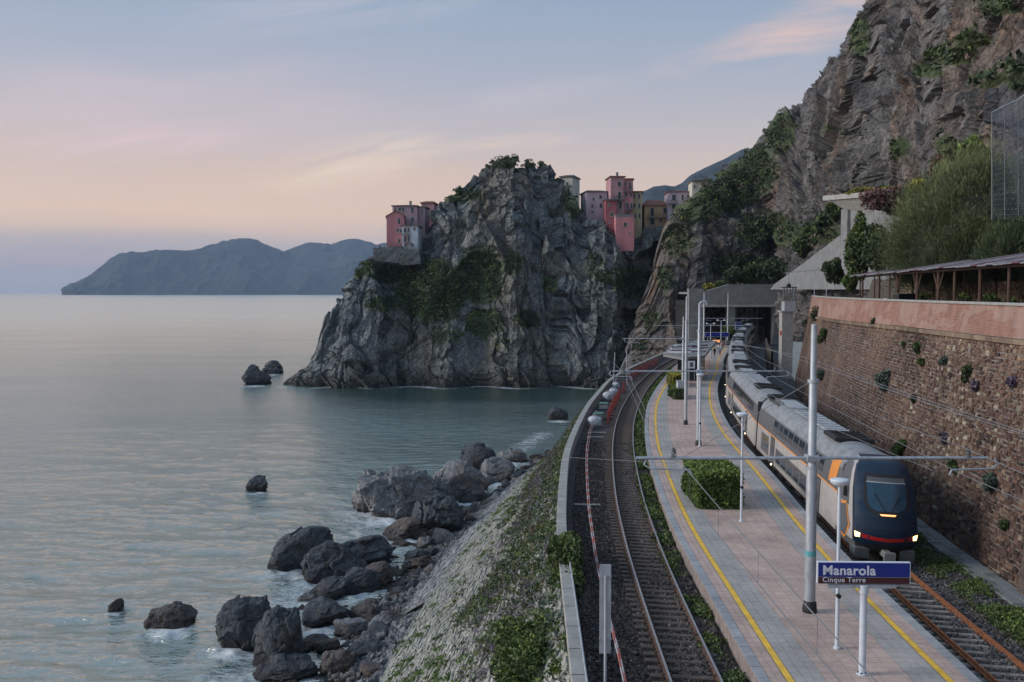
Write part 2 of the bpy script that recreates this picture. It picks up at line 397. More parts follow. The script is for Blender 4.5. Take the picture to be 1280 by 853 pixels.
M['gravel'] = stone_mat('gravel_stone', [(0, (.035, .03, .03)), (.5, (.075, .065, .062)), (.9, (.12, .11, .105)), (1, (.22, .20, .19))], 20, .3, .3)
M['gravel_grey'] = stone_mat('gravel_stone_grey', [(0, (.05, .05, .052)), (.5, (.10, .10, .105)), (.9, (.17, .17, .175)), (1, (.28, .27, .26))], 20, .3, .3)
M['sleeper_wood'] = plain('sleeper_wood', (.085, .066, .056), .9, 0, .45, 5, .5)
M['sleeper_conc'] = plain('sleeper_concrete', (.27, .245, .225), .9, 0, .3, 5, .3, (.14, .09, .06))
M['rail_side'] = plain('rail_rust', (.105, .06, .042), .8, 0, .4, 6, .3)
M['rail_top'] = plain('rail_head', (.36, .34, .34), .38, .7, .2, 6, .05)
M['rail_orange'] = plain('rail_orange_rust', (.24, .095, .042), .8, 0, .4, 6, .3)
M['concrete'] = plain('concrete', (.185, .195, .198), .88, 0, .22, .7, .35, (.13, .13, .12))
M['concrete_pale'] = plain('concrete_pale', (.30, .30, .285), .85, 0, .2, 1.2, .3, (.24, .22, .20))
M['concrete_dark'] = plain('concrete_dark', (.12, .125, .125), .9, 0, .3, .7, .3)
M['galv'] = plain('galvanised_steel', (.40, .44, .48), .5, .45, .12, 2.5, .05, (.26, .25, .25))
M['lamp_white'] = plain('lamp_shell', (.55, .60, .66), .45, 0, .08, 3, .03)
M['wire'] = plain('wire', (.22, .23, .25), .5, .5, .1)
M['wood_dark'] = plain('dark_timber', (.075, .045, .032), .85, 0, .4, 5, .4)
M['black'] = plain('black_paint', (.018, .018, .02), .6, 0, .3)
M['dark_gap'] = plain('dark_interior', (.012, .012, .013), .95)
def coat(name, col, rough=.38, dirt=(.10, .09, .08), d=.4):
    m, nt, b = new_mat(name, rough); v = texco(nt); n = noise(nt, mapping(nt, v, (.6, .6, 1.5)), 1.8, 7, .65)
    c = mixc(nt, ramp(nt, n, [(.42, (0, 0, 0)), (.75, (d, d, d))]), col, dirt)
    nt.links.new(c, b.inputs['Base Color']); nt.links.new(ramp(nt, n, [(.3, (rough,) * 3), (.7, (min(1, rough + .3),) * 3)]), b.inputs['Roughness'])
    return m
M['navy'] = coat('train_navy', (.007, .022, .048), .22, (.02, .035, .05), .3)
M['cream'] = coat('train_cream', (.40, .385, .37), .35, (.2, .17, .14))
M['tgrey'] = coat('train_grey', (.095, .105, .115), .35, (.1, .09, .08))
M['troof'] = coat('train_roof', (.24, .26, .28), .55, (.08, .075, .07), .6)
M['troof_light'] = coat('train_roof_panel', (.42, .45, .48), .5, (.12, .11, .1), .5)
M['torange'] = coat('train_orange', (.70, .26, .05), .4, (.3, .15, .08))
M['tred'] = coat('train_red', (.42, .012, .012), .35)
M['twin'] = glass_dark('train_window')
M['tscreen'] = glass_dark('train_windscreen', (.012, .036, .060), .10)
M['amber'] = glow('amber_display', (1, .42, .16), 1.3)
M['headlamp'] = glow('headlamp_glow', (1, .56, .18), 5)
M['doorlamp'] = glow('door_lamp_glow', (1, .75, .42), 5)
M['signblue'] = plain('sign_blue', (.008, .022, .20), .4, 0, .08, 3, .02)
M['signred'] = plain('sign_maroon', (.055, .012, .014), .4, 0, .08, 3, .02)
M['signwhite'] = plain('sign_white', (.62, .66, .72), .4, 0, .05, 3, .02)
M['teal'] = plain('teal_band', (.10, .34, .36), .5)
M['skin'] = plain('skin', (.36, .21, .15), .6)

def leaf_mat(name, stops, spec=.3):
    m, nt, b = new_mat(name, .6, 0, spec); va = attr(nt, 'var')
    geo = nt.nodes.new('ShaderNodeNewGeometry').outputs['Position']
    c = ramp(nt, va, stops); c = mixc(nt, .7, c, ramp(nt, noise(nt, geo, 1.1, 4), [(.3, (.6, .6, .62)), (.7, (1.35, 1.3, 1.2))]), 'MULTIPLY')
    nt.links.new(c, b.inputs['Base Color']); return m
M['leaf'] = leaf_mat('leaf_green', [(0, (.026, .046, .018)), (.5, (.055, .088, .028)), (.85, (.105, .145, .036)), (1, (.16, .20, .05))])
M['leaf_bright'] = leaf_mat('leaf_bright', [(0, (.045, .08, .022)), (.5, (.09, .145, .034)), (1, (.18, .25, .055))])
M['leaf_dark'] = leaf_mat('leaf_dark', [(0, (.020, .036, .020)), (.6, (.046, .070, .032)), (1, (.10, .125, .045))])
M['leaf_sage'] = leaf_mat('leaf_sage', [(0, (.045, .07, .058)), (.6, (.10, .135, .11)), (1, (.17, .21, .16))])
M['leaf_yellow'] = leaf_mat('leaf_yellow', [(0, (.08, .10, .02)), (.5, (.19, .19, .03)), (1, (.38, .34, .04))])
M['leaf_dry'] = leaf_mat('leaf_dry', [(0, (.07, .06, .05)), (.5, (.13, .11, .085)), (1, (.21, .18, .13))])
M['heather'] = leaf_mat('heather', [(0, (.07, .06, .08)), (.5, (.15, .12, .17)), (1, (.24, .20, .27))])
M['leaf_red'] = leaf_mat('leaf_red', [(0, (.05, .03, .03)), (.5, (.12, .06, .055)), (1, (.20, .13, .11))])
M['broom'] = leaf_mat('broom_stem', [(0, (.035, .055, .022)), (.5, (.085, .115, .048)), (1, (.19, .21, .09))])
M['hillside'] = rock_mat('far_hill', (.022, .034, .042), (.032, .046, .052), (.045, .055, .06), .0035, 0, .4, False)  # bluish base: part of the distance haze is put into the colour
M['soil'] = plain('soil', (.075, .062, .045), .95, 0, .5, 1.3, .5)

def leaves(name, P, size, mat, parent=None, var=None, up=.0, aspect=2.0, kind=None, dirs=None):
    n = len(P); P = np.asarray(P); size = np.broadcast_to(size, (n,)) * rng.uniform(.6, 1.35, n)
    a = rng.normal(size=(n, 3)) if dirs is None else dirs + rng.normal(size=(n, 3)) * .25
    a[:, 2] += up; a /= np.linalg.norm(a, axis=1, keepdims=True)
    b = np.cross(a, rng.normal(size=(n, 3))); b /= np.linalg.norm(b, axis=1, keepdims=True)
    A = a * (size * aspect / 2)[:, None]; B = b * (size / 2)[:, None]
    V = np.stack([P - A, P + B * .9, P + A, P - B * .9], 1).reshape(-1, 3)
    F = np.arange(n * 4).reshape(n, 4)
    if var is None: var = rng.uniform(0, 1, n)
    o = mesh_np(name, V, F, mat, parent, {'var': np.repeat(np.clip(var, 0, 1), 4)})
    if kind: o['kind'] = kind
    return o
def lumps(n, rad, k=14, flat=1., seed=None):
    """points through the volume of an uneven crown made of k lumps; rad=(rx,ry,rz)"""
    c = rng.normal(size=(k, 3)); c /= np.linalg.norm(c, axis=1, keepdims=True); c *= rng.uniform(.25, .72, (k, 1))
    rr = rng.uniform(.28, .52, k); w = rr ** 2 / (rr ** 2).sum(); i = rng.choice(k, n, p=w)
    d = rng.normal(size=(n, 3)); d /= np.linalg.norm(d, axis=1, keepdims=True)
    t = rng.uniform(0, 1, n) ** .35
    Q = c[i] + d * (rr[i] * t)[:, None]
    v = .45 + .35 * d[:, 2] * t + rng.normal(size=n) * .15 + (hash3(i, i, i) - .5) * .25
    return Q * np.array(rad), v
def shrub(name, c, rad, n, size, mat, label, cat='shrub', group=None, k=14, box=False, up=0, aspect=2., stem=True):
    e = empty(name, c, 0, label, cat, group)
    if box:
        q = rng.uniform(-1, 1, (n, 3)); ax = rng.integers(0, 3, n); s = np.sign(q[np.arange(n), ax]); q[np.arange(n), ax] = s * rng.uniform(.86, 1.03, n) ** 1
        q += .04 * rng.normal(size=(n, 3)); q *= (1 + .06 * fbm(q * 3, 1, 3, 5))[:, None]
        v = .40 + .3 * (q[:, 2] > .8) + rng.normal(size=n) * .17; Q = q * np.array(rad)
    else: Q, v = lumps(n, rad, k)
    Q[:, 2] += rad[2] * (.95 if not box else 1.)
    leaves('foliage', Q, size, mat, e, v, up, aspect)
    if stem:
        b = MB()
        for i in range(7):
            a = random.uniform(0, 6.28); r = random.uniform(.2, .6)
            b.tube((0, 0, -.1), (rad[0] * r * math.cos(a), rad[1] * r * math.sin(a), rad[2] * 1.2), .04 + .015 * rad[2], .012, 5)
        b.build('stems', M['wood_dark'], e)
    return e

# ------------------------------------------------------------------ alignment curves (platform, tracks, walls)
PZ = 15.05; LRZ = 14.70; RRZ = 14.32
ledge = pxcurve([(944.6, 845), (913.6, 793.6), (882.7, 735), (853.5, 687), (831, 639), (812, 580), (806.7, 557), (805.5, 528.8), (809, 505), (814.9, 493.6), (824, 479.5), (836, 465.5), (850, 452.6)], PZ, [(6.6, 8), (6.75, 18)], [(38.2, 188), (44, 207)])
redge = pxcurve([(1227, 853), (1151.8, 780.7), (1094, 730.5), (1052.5, 688.8), (1003.8, 636), (966, 591), (936, 561), (913.8, 535), (900.6, 508.8), (896.9, 486), (899, 477), (904, 463), (905, 449)], PZ, [(12.6, 8), (12.9, 18)], [(42.6, 190), (48, 210), (53.5, 228)])
ltrack = pxcurve([(871, 853), (809.7, 700), (797, 658.5), (787.3, 625.6), (782, 592.8), (778.3, 560), (779, 545), (782, 524), (791.5, 500.6), (803, 483), (820.5, 465.5), (841, 452)], LRZ, [(5.0, -10), (5.1, 12)], [(36, 189), (47, 226), (52, 240)])
parap = pxcurve([(735, 853), (719.5, 739), (707.5, 666), (709, 611), (714, 560), (736, 510), (753, 488), (768, 472), (800, 455)], 15.2, [(1.6, 2), (1.9, 15)], [(29, 178), (38, 205), (46, 232)])
rt = redge.at(redge.s, 1.98)
rtrack = Curve(list(rt[::12]), 4)
wallc = Curve([(17.3, -6), (18.3, 12), (19.3, 25), (20.1, 38), (21.4, 52), (23.6, 68), (26.6, 85), (31.0, 105), (35.2, 121), (38.4, 132)], 6)

# ------------------------------------------------------------------ sea
rocks_px = [  # (cx, base y, half width px, height px, aspect depth, yaw, material, label)
    (317, 483, 15, 22, 1.0, .4, 'boulder', 'pointed dark sea rock, left of the pair off the tip of the headland'),
    (338, 469, 13, 14, 1.0, 1.2, 'boulder', 'low flat-topped sea rock, right of the pair off the tip of the headland'),
    (321, 615, 13, 16, 1.0, .3, 'boulder', 'small pointed rock alone in the open water with surf round it'),
    (143, 766, 9, 15, 1.0, .2, 'boulder_brown', 'tiny brown rock breaking the surface, farthest left of all rocks'),
    (211, 788, 28, 30, .8, .5, 'boulder_brown', 'low jagged brown reef rock awash in foam, left of the big dark boulders'),
    (293, 812, 33, 69, 1.0, .3, 'boulder', 'very large rounded near-black boulder standing in the surf'),
    (346, 836, 36, 88, 1.0, -.5, 'boulder', 'very large slate-grey upright boulder streaked with pale lines, leaning beside the near-black one'),
    (377, 716, 40, 50, .7, .35, 'boulder', 'long slanting dark boulder at the water edge, outermost of the slanted slabs'),
    (406, 728, 45, 52, .7, .5, 'boulder', 'large slanting dark slab split by a crack, second of the slanted slabs'),
    (440, 712, 36, 38, .8, .3, 'boulder', 'broad dark boulder behind the cracked slanting slab'),
    (470, 702, 22, 18, .8, .3, 'boulder', 'smaller dark boulder at the shore end of the slanted slabs'),
    (487, 648, 50, 72, 1.0, .2, 'boulder_pale', 'huge pale lumpy outcrop of rock jutting into the bay'),
    (462, 640, 30, 50, 1.0, .9, 'boulder_pale', 'pale rounded outer shoulder of the outcrop in the bay'),
    (520, 632, 24, 42, 1.0, .1, 'boulder_pale', 'grey rock wedged against the shore side of the pale outcrop'),
    (545, 672, 36, 50, .9, -.7, 'boulder', 'pointed dark boulder between the pale outcrop and the sea wall'),
    (571, 628, 32, 42, .8, -.6, 'boulder_pale', 'smooth sloping grey boulder with a flat upper face by the sea wall'),
    (597, 600, 24, 38, .8, -.7, 'boulder', 'tall tilted grey slab of rock at the far end of the shore'),
    (618, 604, 26, 26, .8, -.3, 'boulder_pale', 'broad low grey rock against the far foot of the sea wall'),
    (640, 580, 18, 16, .8, -.3, 'boulder_pale', 'flat grey rock farthest along the foot of the sea wall'),
    (405, 752, 30, 22, .8, .2, 'boulder', 'flat dark slab below the cracked slanting slab'),
    (398, 786, 30, 34, .8, .4, 'boulder', 'wedge-shaped grey boulder right of the two largest boulders'),
    (384, 757, 12, 16, .8, 1., 'boulder_pale', 'small striped pale rock at the left end of the flat dark slab'),
    (505, 676, 30, 26, .8, .2, 'boulder_brown', 'low brownish broken rock at the water line below the pale outcrop'),
    (355, 853, 36, 20, .8, .3, 'boulder', 'low wet dark slab in the foam at the bottom edge of the view'),
    (447, 745, 24, 30, .8, .6, 'boulder', 'upright dark rock halfway along the boulder beach'),
    (470, 735, 22, 26, .8, .1, 'boulder_brown', 'brown angular rock close to the lower stone apron'),
    (436, 800, 26, 30, .8, .8, 'boulder_pale', 'pale angular boulder in the middle of the boulder beach'),
    (456, 780, 22, 26, .8, .2, 'boulder_brown', 'brown block just above the pale angular boulder'),
    (462, 838, 30, 34, .8, .6, 'boulder', 'dark blocky boulder against the near foot of the sea wall'),
    (425, 850, 26, 36, .8, .2, 'boulder_brown', 'reddish brown boulder at the bottom edge beside the sea wall'),
    (697, 527, 13, 16, .8, .2, 'boulder', 'dark rock with pale streak at the head of the cove behind the trackside parapet'),
]
foam_c = []
for r in rocks_px:
    p = at_z(r[0], r[1], 0); foam_c.append((p[0], p[1] - .3, r[2] * p[1] / FPX * 1.45, 1.0))
shore = [(300, 853), (335, 845), (375, 800), (372, 762), (395, 735), (440, 722), (478, 690), (500, 690), (455, 650), (530, 640), (585, 610), (600, 580), (640, 575), (665, 555), (690, 540)]
for (a, b), (c, d) in zip(shore[:-1], shore[1:]):
    for t in np.linspace(0, 1, 5, endpoint=False):
        p = at_z(a + (c - a) * t, b + (d - b) * t, 0); foam_c.append((p[0] - 1, p[1], 3.2, .75))
for px in range(350, 745, 9):
    p = at_z(px, 484.5 + 1.5 * math.sin(px * .07), 0); foam_c.append((p[0], p[1] - .5, 3.0, .45 + .5 * abs(math.sin(px * .031 + 1))))
def sea():
    nr, na = 900, 640
    inv = np.linspace(1 / 24., 1 / 22000., nr); r = 1 / inv; a = np.linspace(R(-50), R(34), na)
    rr, aa = np.meshgrid(r, a, indexing='ij'); X = rr * np.sin(aa); Y = rr * np.cos(aa)
    P = np.stack([X.ravel(), Y.ravel(), np.zeros(X.size)], 1)
    fo = np.zeros(len(P)); near = (P[:, 1] < 330)
    Pn = P[near]; f = np.zeros(len(Pn))
    for cx, cy, rad, s in foam_c:
        d2 = ((Pn[:, 0] - cx) ** 2 + (Pn[:, 1] - cy) ** 2) / rad ** 2
        m = d2 < 9; f[m] = np.maximum(f[m], s * np.exp(-d2[m]))
    fo[near] = f
    Rr = rr.ravel(); Q = P * np.array([.55, 1.25, 1]); Q[:, 0] += .25 * P[:, 1]
    W_ = fbm(Q, .16, 3, 3) * .22 + fbm(Q, .55, 3, 9) * .10
    fade = np.clip((230 - Rr) / 150, 0, 1)
    Z = W_ * fade + fo * .25 * fbm(P, .8, 2, 4) * fade
    P[:, 2] = Z
    o = mesh_np('sea', P, grid_faces(nr, na)[:, ::-1], M['water'], None, {'foam': fo, 'calm': np.clip((Rr - 120) / 900, 0, 1) ** .6}, smooth=True)
    tag(o, kind='structure')
m, nt, b = new_mat('sea_water', .1, 0, 1.0); v = texco(nt)
b.inputs['IOR'].default_value = 1.55
fo = attr(nt, 'foam')
swirl = noise(nt, v, .55, 7, .68, 1.6); lace = noise(nt, v, 2.6, 6, .75, 1.2)
ff = math_n(nt, 'ADD', math_n(nt, 'MULTIPLY', fo, .9), math_n(nt, 'MULTIPLY', math_n(nt, 'SUBTRACT', math_n(nt, 'ADD', math_n(nt, 'MULTIPLY', swirl, .6), math_n(nt, 'MULTIPLY', lace, .4)), .5), 2.1))
fm = ramp(nt, ff, [(.42, (0, 0, 0)), (.66, (.30, .30, .30)), (.92, (.85, .85, .85))])
gate = ramp(nt, fo, [(.04, (0, 0, 0)), (.25, (1, 1, 1))])
fm = math_n(nt, 'MULTIPLY', fm, gate)
deep = ramp(nt, noise(nt, v, .02, 4), [(.3, (.004, .058, .068)), (.7, (.010, .090, .098))])
w1 = noise(nt, mapping(nt, v, (.42, 1, 1), (0, 0, .35)), .55, 5, .62, .3)
w2 = noise(nt, mapping(nt, v, (.6, 1, 1), (0, 0, -.3)), 1.9, 4, .6)
big = noise(nt, mapping(nt, v, (.3, 1, 1)), .035, 4)
w3 = noise(nt, mapping(nt, v, (.7, 1, 1), (0, 0, .15)), 4.6, 3, .6)
h = math_n(nt, 'ADD', math_n(nt, 'ADD', math_n(nt, 'MULTIPLY', w1, 1.0), math_n(nt, 'MULTIPLY', w2, .34)), math_n(nt, 'MULTIPLY', w3, .10))
bn = nt.nodes.new('ShaderNodeBump'); bn.inputs['Distance'].default_value = .8
nt.links.new(math_n(nt, 'MULTIPLY', ramp(nt, big, [(.35, (.6, .6, .6)), (.65, (1, 1, 1))]), math_n(nt, 'MULTIPLY_ADD', attr(nt, 'calm'), -.9, 1.0)), bn.inputs['Strength']); nt.links.new(h, bn.inputs['Height'])
nt.nodes.remove(b); out = nt.nodes['Material Output']
fr = nt.nodes.new('ShaderNodeFresnel'); fr.inputs['IOR'].default_value = 2.2; nt.links.new(bn.outputs[0], fr.inputs['Normal'])
gl = nt.nodes.new('ShaderNodeBsdfGlossy'); gl.inputs['Color'].default_value = (1, .925, .79, 1); nt.links.new(math_n(nt, 'MULTIPLY_ADD', attr(nt, 'calm'), .19, .09), gl.inputs['Roughness']); nt.links.new(bn.outputs[0], gl.inputs['Normal'])  # warm gold sheen of the evening sea put into the gloss tint
df = nt.nodes.new('ShaderNodeBsdfDiffuse'); nt.links.new(deep, df.inputs['Color'])
fd = nt.nodes.new('ShaderNodeBsdfDiffuse'); fd.inputs['Color'].default_value = (.56, .60, .63, 1)
x1 = nt.nodes.new('ShaderNodeMixShader'); nt.links.new(math_n(nt, 'MULTIPLY_ADD', fr.outputs[0], .52, .47), x1.inputs[0]); nt.links.new(df.outputs[0], x1.inputs[1]); nt.links.new(gl.outputs[0], x1.inputs[2])
x2 = nt.nodes.new('ShaderNodeMixShader'); nt.links.new(fm, x2.inputs[0]); nt.links.new(x1.outputs[0], x2.inputs[1]); nt.links.new(fd.outputs[0], x2.inputs[2]); nt.links.new(x2.outputs[0], out.inputs['Surface'])
M['water'] = m
sea()

# ------------------------------------------------------------------ far hills
def curtain(name, px, ytop, Yb, lean, zb, nu, nv, mat, amp, sc, seed, vegpatch=(), fine=True, back=60, upveg=.5):
    xs = np.linspace(px[0][0], px[-1][0], nu)
    I = lambda tab: np.interp(xs, [t[0] for t in tab], [t[1] for t in tab])
    yt, yb, ln, z0 = I(px if ytop is None else ytop), I(Yb), I(lean), I(zb)
    nf = int(nv * .82); h = np.linspace(0, 1, nf)[None, :]
    Yt = (yb + ln)[:, None]
    # top height from the outline
    d1 = cP + (426.5 - yt) / FPX * sP; d2 = -sP + (426.5 - yt) / FPX * cP
    zt = CAMZ + d2 * (yb + ln) / d1; zt = np.maximum(zt, z0 + .5)
    prof = h ** 1.15 * .55 + .45 * h ** 3
    Y = yb[:, None] + ln[:, None] * prof; Z = z0[:, None] + (zt - z0)[:, None] * (1 - (1 - h) ** 1.12)
    t = np.linspace(0, 1, nv - nf + 1)[1:][None, :]
    Y = np.concatenate([Y, Yt + back * t], 1); Z = np.concatenate([Z, zt[:, None] - (zt - z0)[:, None] * .55 * t ** 1.5], 1)
    D = Y * cP - (Z - CAMZ) * sP
    X = (xs[:, None] - 640) / FPX * D
    P = np.stack([X, Y, Z], -1)
    du = np.gradient(P, axis=0); dv = np.gradient(P, axis=1); N = np.cross(dv, du); N /= np.linalg.norm(N, axis=2, keepdims=True) + 1e-9
    if N[nu // 2, nf // 2, 1] > 0: N = -N
    Pf = P.reshape(-1, 3); Nf = N.reshape(-1, 3)
    wq = Pf * np.array([1, 1, .45])
    warp = Pf + 5 * sc * np.stack([fbm(Pf, .04 / sc, 3, seed + 50), fbm(Pf, .04 / sc, 3, seed + 51), fbm(Pf, .04 / sc, 3, seed + 52)], 1)
    dsp = amp * (1.05 * fbm(wq, .026 / sc, 3, seed) + .25 * ridged(wq, .085 / sc, 3, seed + 7))
    if fine:
        rm = np.array(Matrix.Rotation(.55, 3, 'Y') @ Matrix.Rotation(.35, 3, 'X')); sl = warp @ rm.T
        cl = vnoise((warp * np.array([1, 1, .22])) * (.055 / sc), seed + 90); cleft = np.clip(1 - np.abs(cl) * 7, 0, 1)
        cl2 = vnoise((warp * np.array([1, 1, .3])) * (.13 / sc), seed + 91); cleft2 = np.clip(1 - np.abs(cl2) * 6, 0, 1)
        dsp += amp * (-.95 * cleft ** 1.5 - .40 * cleft2 ** 1.5 + .62 * blocks_noise(sl * np.array([1, .8, .45]), .085 / sc, seed + 20) + .34 * blocks_noise(sl * np.array([1, 1, .45]), .22 / sc, seed + 30) + .15 * blocks_noise(sl * np.array([1.2, 1, .6]), .55 / sc, seed + 40) + .06 * fbm(Pf, .9 / sc, 3, seed + 60))
        dsp -= amp * .75
        if name == 'mountain': dsp *= np.interp(np.repeat(xs, nv), [768, 870], [.35, 1])
    else: dsp -= amp * .5
    Pf = Pf + Nf * dsp[:, None]
    # bring the displaced ridge back to the outline it was laid out on
    for it in range(2):
        q = proj(Pf); xb = np.arange(px[0][0] - 12, min(px[-1][0], 1340), 4.0); cur = np.full(len(xb), 1e4); bi = np.clip(((q[:, 0] - xb[0]) / 4 + .5).astype(int), 0, len(xb) - 1)
        np.minimum.at(cur, bi, q[:, 1]); tg_ = np.interp(xb, [t[0] for t in px], [t[1] for t in px]); base = 486.0 if zb[0][1] > -20 else 372.0
        cur = np.minimum(cur, base - 3); rt_ = np.clip((base - np.minimum(tg_, base - 2)) / (base - cur), .35, 2.2); rt_ = np.convolve(np.pad(rt_, 2, 'edge'), [.12, .24, .28, .24, .12], 'valid')
        f_ = np.interp(q[:, 0], xb, rt_); low_ = np.clip((base - q[:, 1]) / 60., 0, 1); dy_ = (base - q[:, 1]) * (f_ - 1) * low_
        dy_ = np.where(q[:, 1] < base, dy_, 0); Pf[:, 2] += dy_ * Pf[:, 1] / FPX
    q = proj(Pf); over = np.interp(q[:, 0], [t[0] for t in px], [t[1] for t in px]) - 4 - q[:, 1]; Pf[:, 2] -= np.maximum(over, 0) * Pf[:, 1] / FPX
    P = Pf.reshape(P.shape); du = np.gradient(P, axis=0); dv = np.gradient(P, axis=1); N2 = np.cross(dv, du); N2 /= np.linalg.norm(N2, axis=2, keepdims=True) + 1e-9
    if N2[nu // 2, nf // 2, 1] > 0: N2 = -N2
    N2 = N2.reshape(-1, 3); q = proj(Pf)
    veg = np.clip((N2[:, 2] - .25) * upveg, 0, .6)
    for cx, cy, rx, ry, s in vegpatch:
        d = ((q[:, 0] - cx) / rx) ** 2 + ((q[:, 1] - cy) / ry) ** 2; veg = np.maximum(veg, s * np.clip(1.35 - d, 0, 1))
    veg = np.clip(veg, 0, 1)
    o = mesh_np(name, Pf, grid_faces(nu, nv), mat, None, {'veg': veg}, smooth=False)
    me = o.data
    tag(o, kind='structure')
    return Pf, N2, veg, q
def rough_tab(tab, a, step=3.0, seed=0):
    xs = np.arange(tab[0][0], tab[-1][0], step); ys = np.interp(xs, [t[0] for t in tab], [t[1] for t in tab])
    P = np.stack([xs, np.zeros_like(xs), np.zeros_like(xs)], 1); ys = ys + a * fbm(P, .12, 4, seed)
    return list(zip(xs, ys))
fh = [(78, 364), (84, 358), (88, 354.5), (97, 352), (103, 348), (112, 344), (120, 338), (128, 331), (135, 324), (148, 317), (160, 314.5), (178, 315), (195, 312), (215, 312.5), (238, 313), (250, 310), (262, 306), (275, 302), (290, 299), (305, 297.5), (320, 299), (332, 305), (345, 310), (357, 313.5), (372, 307), (385, 303), (400, 303.5), (414, 305), (425, 301), (440, 298), (455, 300), (470, 305), (520, 300), (580, 312), (660, 340)]
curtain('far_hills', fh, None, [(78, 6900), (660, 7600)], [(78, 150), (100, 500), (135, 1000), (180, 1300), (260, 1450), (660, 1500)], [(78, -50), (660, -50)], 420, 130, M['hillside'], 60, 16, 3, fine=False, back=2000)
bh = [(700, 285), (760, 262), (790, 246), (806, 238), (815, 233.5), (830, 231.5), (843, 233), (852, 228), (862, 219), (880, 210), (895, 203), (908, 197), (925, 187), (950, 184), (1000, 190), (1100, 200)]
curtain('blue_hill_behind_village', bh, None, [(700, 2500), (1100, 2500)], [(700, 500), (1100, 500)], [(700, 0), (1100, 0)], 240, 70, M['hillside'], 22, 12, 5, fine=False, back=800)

# ------------------------------------------------------------------ headland
head = [(350, 482), (356, 478.5), (364, 474), (372, 466), (382, 460), (389, 450), (393, 440), (395, 430), (397, 414), (402, 402), (410, 390), (420, 377), (428, 361), (438, 347), (450, 333), (460, 322), (467, 311), (474, 309), (520, 309), (526, 296), (531, 274), (540, 261), (556, 250), (568, 240), (580, 236), (590, 223), (600, 211), (612, 205), (628, 200), (641, 196), (650, 205), (662, 202), (672, 206), (684, 202), (692, 211), (700, 220), (712, 233), (722, 250), (728, 267), (737, 273), (757, 276), (770, 292), (785, 306), (794, 300), (802, 286), (830, 284), (862, 272)]
vp1 = [(600, 345, 34, 42, .9), (605, 405, 28, 22, .85), (540, 365, 50, 45, .95), (500, 342, 40, 14, .9), (660, 400, 18, 14, .7), (450, 335, 22, 16, .8), (640, 203, 70, 9, .9), (570, 245, 40, 9, .8), (688, 355, 12, 14, .8), (790, 355, 28, 22, .8), (718, 250, 14, 30, .8), (640, 330, 18, 20, .6), (740, 330, 20, 14, .5), (560, 420, 30, 16, .55), (770, 345, 40, 12, .6), (480, 380, 30, 14, .6), (622, 430, 24, 12, .5)]
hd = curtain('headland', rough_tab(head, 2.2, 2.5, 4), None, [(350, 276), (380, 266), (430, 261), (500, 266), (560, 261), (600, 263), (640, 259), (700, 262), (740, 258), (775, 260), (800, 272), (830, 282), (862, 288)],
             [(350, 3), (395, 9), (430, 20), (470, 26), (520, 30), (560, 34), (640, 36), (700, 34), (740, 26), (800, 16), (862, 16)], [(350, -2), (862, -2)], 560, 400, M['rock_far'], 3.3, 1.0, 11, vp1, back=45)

# ------------------------------------------------------------------ mountain on the right
mt = [(768, 486), (772, 478), (776, 455), (782, 425), (790, 400), (797, 384), (805, 364), (811, 345), (815, 335), (819, 315), (826, 290), (838, 268), (850, 256), (862, 246), (874, 237), (886, 223), (905, 208), (920, 200), (932, 194), (945, 176), (960, 160), (975, 141), (990, 130), (1004, 121), (1010, 110), (1017, 105), (1025, 88), (1030, 79), (1040, 70), (1047, 62), (1055, 48), (1063, 33), (1070, 18), (1080, 0), (1095, -30), (1130, -90), (1200, -180), (1300, -280), (1430, -380)]
vp2 = [(905, 240, 45, 30, .95), (940, 215, 35, 40, .9), (975, 165, 22, 34, .85), (870, 265, 35, 18, .8), (1075, 45, 16, 34, .7), (1190, 70, 36, 14, .85), (1215, 50, 30, 12, .85), (1160, 88, 24, 13, .8), (1235, 100, 26, 14, .7), (1250, 8, 30, 14, .9), (1270, 95, 22, 22, .8), (1125, 185, 16, 16, .75), (1185, 183, 18, 16, .9), (960, 290, 50, 30, .75), (930, 335, 50, 16, .9), (1025, 290, 30, 20, .8), (1040, 165, 22, 14, .5), (1000, 240, 40, 40, .35), (1090, 235, 40, 12, .5), (850, 330, 12, 20, .4), (815, 400, 16, 18, .6), (848, 300, 26, 30, .6), (832, 350, 14, 26, .55), (800, 430, 12, 14, .5)]
mtn = curtain('mountain', rough_tab(mt, 2.6, 3, 8), None, [(768, 262), (800, 250), (830, 244), (870, 240), (890, 247), (970, 247), (990, 236), (1020, 210), (1060, 182), (1100, 160), (1150, 136), (1200, 118), (1250, 103), (1300, 90), (1380, 78), (1430, 74)],
              [(768, 3), (800, 9), (830, 18), (886, 36), (975, 56), (1080, 72), (1200, 80), (1430, 75)], [(768, -3), (866, -2), (872, 10), (985, 14), (1060, 20), (1430, 30)], 640, 400, M['rock_near'], 3.6, 1.05, 21, vp2, back=60)

